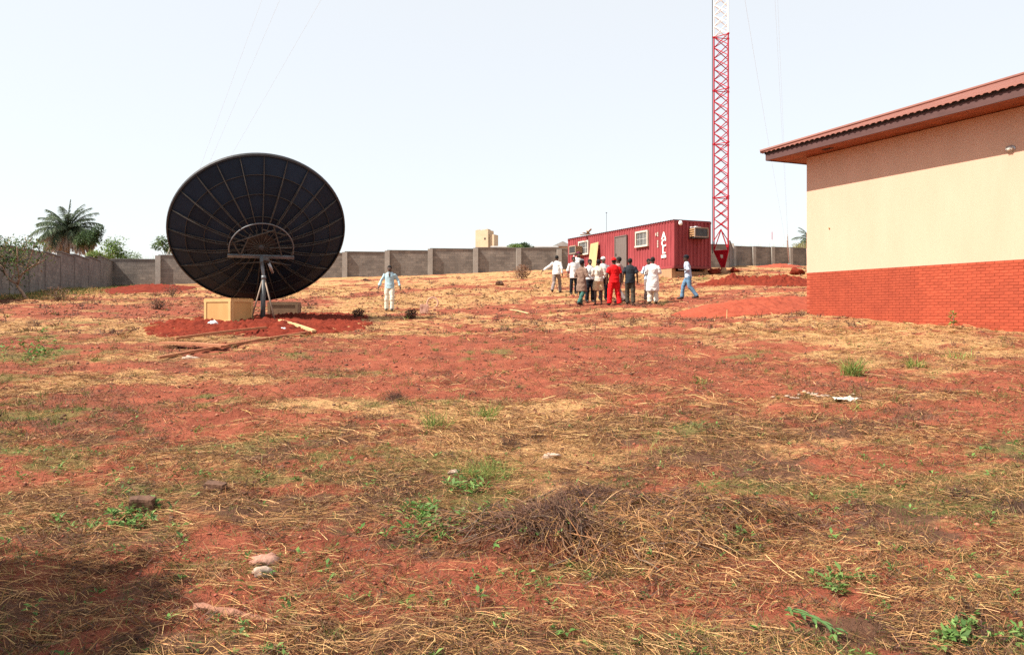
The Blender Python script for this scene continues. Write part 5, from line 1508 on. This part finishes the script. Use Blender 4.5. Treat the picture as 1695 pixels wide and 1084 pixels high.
# single sticks
for i in range(80):
    th = random.uniform(0, 2 * PI); L = random.uniform(0.2, 0.6)
    x = bp.x + random.gauss(0, 0.55); y = bp.y + random.gauss(0, 0.4)
    pts = []
    el = abs(random.gauss(0, 0.16)); bn = random.gauss(0, 0.5)
    for t in np.linspace(0, 1, 6):
        xx = x + math.cos(th + bn * t) * L * t; yy = y + math.sin(th + bn * t) * L * t
        pts.append(Vector((xx, yy, gz(xx, yy) + float(pile_h(np.array([xx]), np.array([yy]))[0]) + 0.03 + math.sin(el) * L * t * 0.7 + random.uniform(-.008, .008))) - bp)
    r0 = random.uniform(0.004, 0.009)
    m = MB(); m.tube(pts, [r0 * (1 - 0.09 * k) for k in range(6)], 6); m.build('stick', M['twig'] if i % 3 else M['bark'], broot2, True)
wx, wy = pile_pts(150, 1.3); wx[:60] = RNG.normal(bp.x - 0.95, 0.25, 60); wy[:60] = RNG.normal(bp.y + 0.15, 0.3, 60)
k = np.repeat(np.arange(150), 6); th = RNG.uniform(0, 6.28, 900); el = RNG.uniform(-0.1, 0.8, 900)
d = np.stack([np.cos(th) * np.cos(el), np.sin(th) * np.cos(el), np.sin(el)], -1)
c_ = np.stack([wx[k], wy[k], ground(wx[k], wy[k]) + pile_h(wx[k], wy[k]) * 0.9 + RNG.random(900) * 0.07], -1) - np.array(bp)
V, q, C = leaf_quads(c_, d, RNG.uniform(0.03, 0.075, 900), RNG.uniform(0.012, 0.03, 900), pick(WG, 900))
o = np_mesh('green_leaves', V, q, M['leaf'], C, parent=broot2); o['kind'] = 'stuff'

# stones, blocks and scraps -------------------------------------------------
def rock(name, label, cat, px, py, size, material, seed, sink=0.25, boxy=False, rz=0.0, group=None):
    p = hit(px, py)
    b_ = bmesh.new()
    if boxy:
        bmesh.ops.create_cube(b_, size=2.0); bmesh.ops.subdivide_edges(b_, edges=b_.edges[:], cuts=5, use_grid_fill=True)
    else:
        bmesh.ops.create_icosphere(b_, subdivisions=3, radius=1.0)
    sd_ = seed * 3.7
    for v in b_.verts:
        c = v.co
        if boxy:
            c = Vector([math.copysign(min(1, abs(t) ** 1.0), t) for t in c]); l = c.length; c = c * (1 - 0.10 * max(0, l - 1.2))
        w = float(fbm(np.array([c.x * 1.6 + sd_ + c.z]), np.array([c.y * 1.6 - sd_ + c.z * 1.3]), 7, 3)[0] - 0.5)
        v.co = Vector((c.x * size[0], c.y * size[1], c.z * size[2])) * (1 + w * (0.35 if boxy else 1.5))
    me = bpy.data.meshes.new(name); b_.to_mesh(me); b_.free(); me.materials.append(material)
    me.polygons.foreach_set('use_smooth', [not boxy] * len(me.polygons))
    o = link(bpy.data.objects.new(name, me)); o.location = p + Vector((0, 0, size[2] * (1 - 2 * sink))); o.rotation_euler = (random.uniform(-.1, .1), random.uniform(-.1, .1), rz)
    return tag(o, label, cat, group)
rock('mud_block', 'larger dark mud block with flat top in the left foreground', 'block', 236, 850, (0.085, 0.07, 0.065), M['mudblock'], 1, 0.12, True, 0.2)
rock('mud_block', 'smaller dark broken block in the left foreground', 'block', 357, 815, (0.09, 0.05, 0.04), M['mudblock'], 2, 0.2, True, -0.2)
rock('stone', 'pinkish stone, upper of two in the left foreground', 'stone', 440, 930, (0.085, 0.06, 0.05), M['stone'], 3, 0.3)
rock('stone', 'pale whitish stone, lower of two in the left foreground', 'stone', 434, 955, (0.058, 0.045, 0.038), M['whitestone'], 4, 0.25)
rock('stone', 'flat white stone on red soil behind the brush pile', 'stone', 911, 753, (0.09, 0.05, 0.03), M['whitestone'], 5, 0.2)
rock('stone', 'small white stone at the left rear of the brush pile', 'stone', 752, 783, (0.05, 0.03, 0.025), M['whitestone'], 6, 0.2)
rock('stone', 'white rag-like lump on the red soil before the crate', 'stone', 353, 540, (0.13, 0.08, 0.07), M['white'], 7, 0.0)
rock('stone', 'small white lump on the red soil right of the pole', 'stone', 470, 549, (0.06, 0.05, 0.05), M['white'], 8, -0.2)
rock('concrete_block', 'pinkish concrete block standing in grass right of the walking man', 'block', 702, 519, (0.15, 0.12, 0.17), M['pinkblock'], 9, 0.02, True, 0.1)
rock('stone', 'small dark clod on red ground, centre left of the brush pile', 'clod', 284, 870, (0.02, 0.018, 0.03), M['mudblock'], 10, 0.15)
rock('soil_clump', 'pale cut corner piece of paper by the two long timbers', 'paper', 320, 594, (0.22, 0.12, 0.05), M['whitestone'], 11, 0.2)
for i, (px_, py_, s_) in enumerate(((1183, 452, 0.28), (1216, 450, 0.2), (1316, 453.5, 0.30), (745, 445, 0.16), (827, 470, 0.18), (606, 463, 0.15))):
    lab = ['dark red boulder beside the pointed mast base at left', 'dark red clod right of the pointed mast base', 'dark red clod near the cream building corner, far off', 'small dark lump before the back wall, left of centre', 'dark lump on the slope before the back wall', 'dark lump low on the slope by the back wall left'][i]
    rock('clod', lab, 'clod', px_, py_ + 2, (s_ * 1.2, s_, s_ * 0.7), M['mudblock'] if i > 2 else M['fresh'], 20 + i, 0.2)
# rotten log in the left foreground
a = hit(322, 1010); b = hit(458, 1022)
m = MB(); d = b - a; n = 12; vs = []; fs = []
for i in range(n + 1):
    t = i / n; c_ = a.lerp(b, t) - a; zz = 0.012
    wv = Vector((-d.y, d.x, 0)).normalized()
    wd = 0.028 * (1 + 0.5 * (random.random() - .5)) * (0.55 if i in (0,) else 1)
    for k in range(7):
        an = 2 * PI * k / 7
        vs.append(c_ + wv * math.cos(an) * wd * random.uniform(.85, 1.15) + Vector((0, 0, gz(a.x + c_.x, a.y + c_.y) - a.z + zz + math.sin(an) * 0.022 * random.uniform(.8, 1.2))))
for i in range(n):
    for k in range(7): fs.append((i * 7 + k, i * 7 + (k + 1) % 7, (i + 1) * 7 + (k + 1) % 7, (i + 1) * 7 + k))
fs += [tuple(range(6, -1, -1)), tuple(n * 7 + k for k in range(7))]
m.add(vs, fs)
M['rotten'] = mat('rotten_wood', (0.36, 0.17, 0.11), 0.95, c2=(0.20, 0.085, 0.055), scale=12, bump=0.8, bscale=35)
o = m.build('branch', M['rotten'], None); o.location = a; tag(o, 'broken reddish branch lying in the left foreground', 'branch')
# white plastic scrap
def scrap(label, px, py, sx, sy, seed):
    p = hit(px, py)
    gx, gy = np.meshgrid(np.linspace(-sx, sx, 16), np.linspace(-sy, sy, 12))
    e = 1 - 0.35 * fbm(gx * 4 / sx, gy * 4 / sy, seed, 2)
    zz = 0.03 + 0.09 * fbm(gx * 2.2 / sx + 9, gy * 2 / sy, seed + 2, 3) - 0.02
    V = np.stack([gx * e, gy * e, zz], -1).reshape(-1, 3)
    k = np.arange(gx.size).reshape(gx.shape); q = np.stack([k[:-1, :-1], k[:-1, 1:], k[1:, 1:], k[1:, :-1]], -1).reshape(-1, 4)
    o = np_mesh('plastic_scrap', V, q, M['offwhite'], smooth=True); o.location = p
    return tag(o, label, 'scrap')
scrap('crumpled white plastic scrap lying among straw before the building', 1402, 662, 0.20, 0.11, 4)
# heap of bark or husks beside it
p = hit(1350, 655)
r = empty('husk_litter', p); tag(r, 'pale husks scattered left of the white plastic scrap', 'husks', None)
for i in range(16):
    m = MB(); m.ball((0, 0, 0), (random.uniform(.03, .08), random.uniform(.02, .035), .012), 8, 5, Matrix.Rotation(random.uniform(0, 3), 3, 'Z') @ Matrix.Rotation(random.uniform(-.5, .5), 3, 'X'))
    o = m.build('husk', M['whitestone'], r, True)
    dx, dy = random.gauss(0, 0.3), random.gauss(0, 0.10); o.location = (dx, dy, gz(p.x + dx, p.y + dy) - p.z + 0.02)
# old tyre hoop by the pink block
p = hit(716, 508)
m = MB(); m.tube([Vector((0.22 * math.cos(a), 0.05 * math.sin(a), 0.18 + 0.22 * math.sin(a))) for a in np.linspace(0, 2 * PI, 25)], 0.035, 8, caps=False)
o = m.build('tyre', M['pinkblock'], None, True); o.location = p; tag(o, 'pale hoop like an old tyre half sunk behind the pink block', 'hoop')
# long green stem in the right foreground
a = hit(1300, 1003); b = hit(1392, 1050)
r = empty('green_stem', a); tag(r, 'long fallen green stem with broad leaves in the right foreground', 'plant')
m = MB(); m.tube([a.lerp(b, t) - a + Vector((0, 0, 0.03 + 0.03 * math.sin(3 * t))) for t in np.linspace(0, 1, 7)], 0.006, 6)
M['stemgreen'] = mat('stem_green', (0.055, 0.11, 0.03), 0.6, var=0.2); m.build('stem', M['stemgreen'], r)
for i, t in enumerate((0.05, 0.15, 0.3, 0.38, 0.5, 0.62, 0.75, 0.9)):
    c_ = a.lerp(b, t) - a + Vector((0, 0, 0.05)); th = (b - a).normalized()
    an = math.atan2(th.y, th.x) + (0.5 if i % 2 else -0.5)
    m = MB(); L = random.uniform(0.06, 0.09); pts = []
    dv = Vector((math.cos(an), math.sin(an), 0.15)); sv = Vector((-math.sin(an), math.cos(an), 0))
    ws = [0.003, 0.010, 0.012, 0.008, 0.001]; vs = []
    for j, w in enumerate(ws):
        q0 = c_ + dv * L * j / 4 + Vector((0, 0, -0.02 * (j / 4) ** 2)); vs += [q0 - sv * w + Vector((0, 0, 0.006)), q0, q0 + sv * w + Vector((0, 0, 0.006))]
    m.add(vs, [f for j in range(4) for f in ((j * 3, j * 3 + 1, j * 3 + 4, j * 3 + 3), (j * 3 + 1, j * 3 + 2, j * 3 + 5, j * 3 + 4))]); m.build('leaf', M['stemgreen'], r)
# survey stake
p = hit(1203, 530)
m = MB(); m.tube([(0, 0, -0.05), (0.01, 0, 0.26)], [0.016, 0.012], 6); o = m.build('stake', M['newtimber']); o.location = p; tag(o, 'short wooden peg in front of the red soil bank', 'peg')

# bush stumps on the slope ---------------------------------------------------
def bush(name, label, p, n, R, cols, L=(0.03, 0.06), stems=10, squash=0.8, cat='bush'):
    r = empty(name, p); tag(r, label, cat)
    m = MB()
    for i in range(stems):
        th = random.uniform(0, 6.28); t = random.uniform(0.2, 0.9) * R
        m.tube([(0, 0, -0.05), (math.cos(th) * t * 0.4, math.sin(th) * t * 0.4, R * squash * 0.6), (math.cos(th) * t, math.sin(th) * t, R * squash * random.uniform(0.8, 1.5))], [0.025 * R, 0.018 * R, 0.008 * R], 5)
    m.build('stem', M['bark'], r)
    u = RNG.normal(0, 1, (n, 3)); u /= np.linalg.norm(u, axis=1, keepdims=True)
    lob = 0.75 + 0.5 * fbm(u[:, 0] * 2.5 + 5, u[:, 1] * 2.5 + u[:, 2] * 2, int(R * 10) % 20, 3)
    rr = RNG.random(n) ** 0.45 * R * lob
    c_ = u * rr[:, None]; c_[:, 2] = c_[:, 2] * squash + R * squash * 0.9
    d = u * 0.6 + RNG.normal(0, 0.6, (n, 3)); d /= np.linalg.norm(d, axis=1, keepdims=True)
    LL = RNG.uniform(*L, n)
    V, q, C = leaf_quads(c_, d, LL, LL * 0.45, pick(cols, n, 0.3))
    np_mesh('foliage', V, q, M['leaf'], C, parent=r)
    return r
p = hit(864, 461)
bush('dry_bush', 'round dry brown bush on the slope before the back wall', p, 900, 0.55, [(0.25, 0.14, 0.09), (0.16, 0.09, 0.06), (0.33, 0.20, 0.12)], (0.06, 0.16), 16, 0.85)
for i, (px_, py_, R, lab) in enumerate(((594, 527, 0.22, 'small dark weed clump right of the dish soil heap'), (680, 528, 0.2, 'small dark weed clump below the walking man'), (95, 500, 0.5, 'grey brown weed clump before the left wall'), (262, 513, 0.3, 'grey weed clump left of the packing crate'), (285, 490, 0.45, 'grey weed clump between the dish and the wall'))):
    bush('weed_clump', lab, hit(px_, py_), 380, R, DEAD, (0.05, 0.11), 12, 0.7, cat='weed')
for i, (px_, py_, R, lab) in enumerate(((1590, 818, 0.16, 'brown dead weed clump at the right edge middle'), (1690, 838, 0.17, 'dark dead weed clump cut by the right edge'), (655, 660, 0.20, 'flat dark brown weed heap in red soil left of centre'), (845, 735, 0.17, 'dark purple weed clump behind the brush pile'))):
    p = hit(px_, py_)
    v, q, c_ = tufts(np.array([p.x]), np.array([p.y]), 420, np.array([R * 0.9]), np.array([R * 0.40]), DEAD[:3], np.array([0.0045]), tilt=1.0)
    o = np_mesh('weed_clump', v - np.array(p)[None], q, M['straw'], c_); o.location = p
    tag(o, lab, 'weed', 'dead weed clumps')

# ------------------------------------------------------------------ trees beyond and before the walls
def palm(label, base, crown_h, R, nf, ndry, seed):
    rnd = random.Random(seed)
    r = empty('palm_tree', base); tag(r, label, 'palm tree')
    m = MB()
    pts = [Vector((0.05 * math.sin(k), 0, crown_h * k / 8)) for k in range(9)]
    m.tube(pts, [0.34 - 0.012 * k for k in range(9)], 10); m.build('trunk', M['bark'], r, True)
    top = Vector((0, 0, crown_h))
    def frond(th, el, L, droop, cols, hang, name):
        pts = []; n = 14
        for j in range(n + 1):
            t = j / n
            a = el - droop * t ** 1.5
            if j == 0: p_ = Vector((0, 0, 0))
            else: p_ = pts[-1] + Vector((math.cos(th) * math.cos(a), math.sin(th) * math.cos(a), math.sin(a))) * (L / n)
            pts.append(p_)
        m = MB(); m.tube(pts, [0.05 * (1 - 0.9 * j / n) + 0.006 for j in range(n + 1)], 5)
        V0 = np.array(m.v); me_v = [V0]; 
        k = 64
        t = np.linspace(0.16, 0.99, k); P = np.array([pts[min(n - 1, int(tt * n))].lerp(pts[min(n, int(tt * n) + 1)], tt * n - int(tt * n)) for tt in t])
        T = np.array([(pts[min(n, int(tt * n) + 1)] - pts[min(n - 1, int(tt * n))]).normalized() for tt in t])
        out = []
        for sgn in (-1, 1):
            sd_ = np.cross(T, np.array([0, 0, 1.0])) * sgn; sd_ /= np.linalg.norm(sd_, axis=1, keepdims=True)
            D_ = sd_ * 0.75 + T * 0.5 + np.array([0, 0, 1.0]) * RNG.uniform(-0.25, 0.25, (k, 1)) - np.array([0, 0, hang])
            D_ /= np.linalg.norm(D_, axis=1, keepdims=True)
            LL = (0.95 * np.sin(np.pi * (0.12 + 0.85 * t)) ** 0.7 + 0.1) * L * 0.2 * RNG.uniform(0.8, 1.15, k)
            out.append(ribbons(P, D_, LL, np.full(k, 0.075 * L / 3.2), pick(cols, k, 0.25), np.tile(np.array([[0, 0, -0.45]]), (k, 1)), 0, 2, wide_up=0.2, taper=0.15))
        V, q, C = join(out)
        st_v = np.array(m.v); st_q = np.array([f for f in m.f if len(f) == 4])
        V2 = np.concatenate([st_v, V]); q2 = np.concatenate([st_q, q + len(st_v)]); C2 = np.concatenate([np.tile(np.array([cols[0]]), (len(st_v), 1)), C])
        o = np_mesh(name, V2, q2, M['leaf'] if name == 'frond' else M['straw'], C2, parent=r); o.location = top
    PG = [(0.075, 0.11, 0.065), (0.10, 0.14, 0.08), (0.06, 0.09, 0.06), (0.14, 0.17, 0.11)]
    for i in range(nf):
        th = 2 * math.pi * (i * 0.382 % 1) + rnd.uniform(-.15, .15)
        u = i / max(1, nf - 1)
        frond(th, 1.35 - 1.45 * u, R * rnd.uniform(0.88, 1.08), 0.5 + 1.1 * (0.3 + 0.7 * u), PG, 0.1 + 0.3 * u, 'frond')
    frond(0.3, 1.53, R * 0.95, 0.1, PG, 0.0, 'frond')
    for i in range(ndry):
        th = 2 * math.pi * i / ndry + rnd.uniform(-.2, .2)
        frond(th, -0.35 + rnd.uniform(-.3, .25), R * rnd.uniform(0.8, 1.05), 0.75, [(0.40, 0.33, 0.29), (0.30, 0.24, 0.21), (0.48, 0.41, 0.36)], 1.6, 'dry_frond')
    return r
def beyond(px, D): 
    x = (px - CX) / F * D; return Vector((x, D, gz(x, D)))
b0 = beyond(112, 92)
palm('big oil palm with grey hanging dry fronds beyond the left wall', b0, EYE + (HY - 383) / F * 92 - b0.z, 3.9, 40, 26, 3)
b0 = beyond(1341, 120)
palm('oil palm partly hidden behind the cream building corner', b0, EYE + (HY - 399) / F * 120 - b0.z, 2.7, 20, 5, 5)

def broad_tree(label, base, h, R, n, cols, L, seed, lobes=7, trunk_r=0.16, cat='tree', name='tree', flat=0.8, bark='bark'):
    rnd = random.Random(seed)
    r = empty(name, base); tag(r, label, cat)
    m = MB(); m.tube([(0, 0, -0.3), (0.1 * R, 0, h * 0.3), (0, 0.05, h * 0.6)], [trunk_r, trunk_r * 0.8, trunk_r * 0.5], 8); m.build('trunk', M[bark], r, True)
    cs = []
    for i in range(lobes):
        a = rnd.uniform(0, 6.28); rr = rnd.uniform(0.15, 0.75) * R
        cs.append((Vector((math.cos(a) * rr, math.sin(a) * rr, h - R * flat * rnd.uniform(0.35, 1.35))), R * rnd.uniform(0.32, 0.55)))
    mb = MB()
    for (c_, q_) in cs:
        mb.tube([(0, 0, h * 0.35), Vector((0, 0, h * 0.5)).lerp(c_, 0.5), c_], [trunk_r * 0.5, trunk_r * 0.3, trunk_r * 0.12], 6)
    mb.build('branch', M[bark], r, True)
    out = []
    for (c_, q_) in cs:
        k = n // lobes
        u = RNG.normal(0, 1, (k, 3)); u /= np.linalg.norm(u, axis=1, keepdims=True)
        lob = 0.6 + 0.8 * fbm(u[:, 0] * 2.2 + c_.x * 3, u[:, 1] * 2.2 + u[:, 2] * 1.9 + c_.y, seed, 3)
        P = u * (RNG.random(k) ** 0.38 * q_ * lob)[:, None] * np.array([1, 1, flat]) + np.array(c_)
        d = u * 0.7 + RNG.normal(0, 0.55, (k, 3)) - np.array([0, 0, 0.25]); d /= np.linalg.norm(d, axis=1, keepdims=True)
        LL = RNG.uniform(*L, k)
        out.append(leaf_quads(P, d, LL, LL * RNG.uniform(0.4, 0.6, k), pick(cols, k, 0.3)))
    V, q, C = join(out); np_mesh('crown', V, q, M['leaf'], C, parent=r)
    return r
DG = [(0.05, 0.085, 0.035), (0.065, 0.105, 0.04), (0.04, 0.065, 0.03)]
LG = [(0.12, 0.19, 0.05), (0.09, 0.15, 0.045), (0.17, 0.24, 0.07)]
b0 = beyond(150, 88); broad_tree('dense dark green tree right of the big palm', b0, EYE + (HY - 370) / F * 88 - b0.z, 1.6, 3600, DG, (0.14, 0.3), 2, 9, flat=1.15)
b0 = beyond(185, 84); broad_tree('open branched tree with bright leaves above the wall corner', b0, EYE + (HY - 386) / F * 84 - b0.z, 1.9, 620, LG, (0.2, 0.38), 4, 8, 0.08)
b0 = beyond(208, 86); broad_tree('low green bush topping the wall corner right', b0, EYE + (HY - 415) / F * 86 - b0.z, 2.0, 2200, LG, (0.14, 0.28), 5, 6, 0.08, flat=0.5)
b0 = beyond(162, 82); broad_tree('low yellowish bush topping the wall under the palm', b0, EYE + (HY - 412) / F * 82 - b0.z, 1.6, 1800, LG + [(0.25, 0.25, 0.10)], (0.14, 0.28), 6, 6, 0.08, flat=0.5)
b0 = beyond(277, 86); broad_tree('small green tree beyond the wall at the dish edge', b0, EYE + (HY - 391) / F * 86 - b0.z, 1.5, 1300, DG + LG, (0.15, 0.3), 7, 6, 0.08)
b0 = beyond(852, 108); broad_tree('low bright green bush beyond the wall by the mud tower', b0, EYE + (HY - 403) / F * 108 - b0.z, 1.4, 1400, LG, (0.15, 0.3), 8, 6, 0.08, flat=0.5)
b0 = beyond(875, 110); broad_tree('low dark green bush beyond the wall near the container', b0, EYE + (HY - 402.5) / F * 110 - b0.z, 1.4, 1400, DG, (0.15, 0.3), 9, 6, 0.08, flat=0.5)
b0 = beyond(1327, 112); broad_tree('low straw coloured bush under the far palm', b0, EYE + (HY - 402) / F * 112 - b0.z, 1.8, 1200, [(0.3, 0.27, 0.12), (0.2, 0.2, 0.08)], (0.15, 0.3), 10, 6, 0.08, flat=0.5)
# thin leafy tree before the left wall
tb = hit(44, 497)
r = empty('small_tree', tb); tag(r, 'thin pale barked small tree with few leaves before the left wall', 'tree')
sc = tb.y / F
def tp(px, py, dy=0.0): return Vector(((px - 44) * sc, dy, (497 - py) * sc))
limbs = [([(44, 499), (38, 486), (30, 476), (27, 470)], 3.0), ([(27, 470), (18, 465), (12, 455), (8, 443), (0, 437)], 2.0), ([(8, 443), (10, 432), (4, 420), (2, 408)], 1.2), ([(29, 472), (32, 462), (38, 453), (45, 448), (55, 441), (66, 436), (76, 431)], 2.0),
         ([(31, 464), (33, 452), (32, 440), (36, 425), (37, 410)], 1.4), ([(45, 448), (47, 438), (53, 428), (58, 416), (62, 405)], 1.2), ([(18, 465), (22, 452), (19, 438), (20, 424)], 1.0), ([(8, 443), (-6, 430), (-14, 415), (-12, 402)], 1.3), ([(36, 425), (44, 414), (47, 402)], 0.8), ([(12, 455), (0, 448), (-16, 440), (-28, 430)], 1.2)]
m = MB()
ends = []
for i, (pl, w) in enumerate(limbs):
    dy = random.uniform(-1, 1) * 0.5
    pts = [tp(x, y, dy * k / len(pl) if i else 0) for k, (x, y) in enumerate(pl)]
    m.tube(pts, [w * sc * (1 - 0.55 * k / len(pl)) for k in range(len(pl))], 7)
    ends += [(p_, i) for p_ in pts[2:]]
m.build('trunk', M['palebark'], r, True)
n = 900; cl = []
for (p_, i) in ends:
    for _ in range(26): cl.append(p_ + Vector((random.gauss(0, 0.22), random.gauss(0, 0.3), random.gauss(0.12, 0.2))))
for (cx_, cy_) in ((5, 404), (2, 396), (12, 406), (36, 408), (40, 404), (60, 404), (66, 410), (56, 402), (3, 425), (12, 430), (30, 428), (20, 420), (0, 440), (-12, 410)):
    for _ in range(62): cl.append(tp(cx_ + random.gauss(0, 6), cy_ + random.gauss(0, 4.5), random.gauss(0, 0.5)))
P = np.array(cl); n = len(P)
u = RNG.normal(0, 1, (n, 3)) - np.array([0, 0, 0.3]); u /= np.linalg.norm(u, axis=1, keepdims=True)
LL = RNG.uniform(0.09, 0.18, n)
V, q, C = leaf_quads(P, u, LL, LL * 0.5, pick(DG + LG[:2] + [(0.22, 0.15, 0.06)], n))
np_mesh('crown', V, q, M['leaf'], C, parent=r)
# shade tree standing out of frame on the left; its shadow falls into the lower left corner
sx_, sy_ = -7.85, 2.2
b0 = Vector((sx_, sy_, gz(sx_, sy_)))
broad_tree('leafy shade tree at the left whose shadow darkens the near corner', b0, 5.4, 2.0, 20000, DG, (0.16, 0.32), 12, 14, 0.2)

# dry tall grass behind the right wall
n = 900
px_ = RNG.uniform(1208, 1345, n); D_ = RNG.uniform(99.5, 108, n); x = (px_ - CX) / F * D_
zt = EYE + (HY - 404) / F * D_
gp = [tufts(x, D_, 5, (zt - ground(x, D_)) * RNG.uniform(0.85, 1.12, n), np.full(n, 0.15), [(0.44, 0.40, 0.20), (0.36, 0.35, 0.15), (0.50, 0.42, 0.23)], np.full(n, 0.05), tilt=0.12)]
n = 260
px_ = RNG.uniform(205, 265, n); D_ = RNG.uniform(76, 82, n); x = (px_ - CX) / F * D_
zt = EYE + (HY - 423) / F * D_
gp.append(tufts(x, D_, 5, (zt - ground(x, D_)) * RNG.uniform(0.85, 1.1, n), np.full(n, 0.15), [(0.28, 0.30, 0.12), (0.20, 0.25, 0.08)], np.full(n, 0.05), tilt=0.15))
V, q, C = join(gp)
o = np_mesh('tall_grass', V, q, M['leaf'], C); tag(o, 'tall dry grass growing outside the walls, tips above the coping', 'grass', None, 'stuff')

# ------------------------------------------------------------------ far buildings
Dm = 125.0
b0 = beyond(805, Dm)
r = empty('mud_tower', b0); tag(r, 'square tan mud block tower standing beyond the back wall', 'tower')
top = EYE + (HY - 382) / F * Dm - b0.z
wd = 23 / F * Dm
rot = Matrix.Rotation(-0.42, 4, 'Z')
m = MB(); m.box((-0.3, 0, top / 2), (wd * 1.0, wd * 0.95, top), rot); m.build('wall', M['mud'], r)
m = MB(); m.box((wd * 0.56, 0.2, top / 2 - 0.35), (wd * 0.35, wd * 0.7, top - 0.7), rot); m.build('side_shaft', M['mud'], r)
m = MB(); m.box((wd * 0.12, -wd * 0.475, top - 1.35), (0.25, 0.06, 0.28), rot); m.build('hole', M['dark'], r)
for i, (x0, w_, h_) in enumerate(((-wd * 0.6, 0.5, 0.12), (-wd * 0.1, 0.8, 0.1), (wd * 0.1, 0.3, 0.18))):
    m = MB(); m.box((x0 + 0.2, -0.2, top + h_ / 2), (w_, wd * 0.5, h_), rot); m.build('broken_course', M['mud'], r)
b0 = beyond(868, 118)
r = empty('low_house', b0); tag(r, 'low grey roofed house beyond the wall left of the container', 'house')
top = EYE + (HY - 408.5) / F * 118 - b0.z; w_ = 112 / F * 118
m = MB(); m.box((0, 2, top / 2 - 0.1), (w_ - 0.6, 5, top - 0.2)); m.build('wall', M['mud'], r)
m = MB()
m.add([(-w_ / 2, -1, top - 0.1), (w_ / 2, -1, top - 0.1), (w_ / 2, 2, top + 0.28), (-w_ / 2, 2, top + 0.28), (w_ / 2, 5, top - 0.1), (-w_ / 2, 5, top - 0.1), (-w_ / 2, -1, top - 0.2), (w_ / 2, -1, top - 0.2)], [(0, 1, 2, 3), (3, 2, 4, 5), (6, 7, 1, 0)]); m.build('roof', M['roofgrey'], r)
b0 = beyond(930, 122)
r = empty('gabled_house', b0); tag(r, 'small gabled grey roof peeping out left of the container', 'house')
top = EYE + (HY - 401.5) / F * 122 - b0.z
m = MB(); m.box((0, 0, top / 2 - 0.35), (2.6, 4, top - 0.7)); m.build('wall', M['mud'], r)
m = MB(); m.add([(-1.6, -2.2, top - 0.75), (0, -2.2, top), (1.6, -2.2, top - 0.75), (-1.6, 2.2, top - 0.75), (0, 2.2, top), (1.6, 2.2, top - 0.75)], [(0, 1, 4, 3), (1, 2, 5, 4), (0, 2, 1), (3, 4, 5)]); m.build('roof', M['roofgrey'], r)
# small distant mast above the far wall
b0 = beyond(1278, 130)
r = empty('distant_mast', b0); tag(r, 'tiny red and white mast above the far right wall', 'mast')
top = EYE + (HY - 384) / F * 130 - b0.z
m = MB(); m.tube([(0, 0, 0), (0, 0, top - 1.3)], 0.05, 6); m.build('pole', M['mastwhite'], r)
m = MB(); m.tube([(0, 0, top - 1.3), (0, 0, top)], 0.05, 6); m.build('tip', M['mastred'], r)
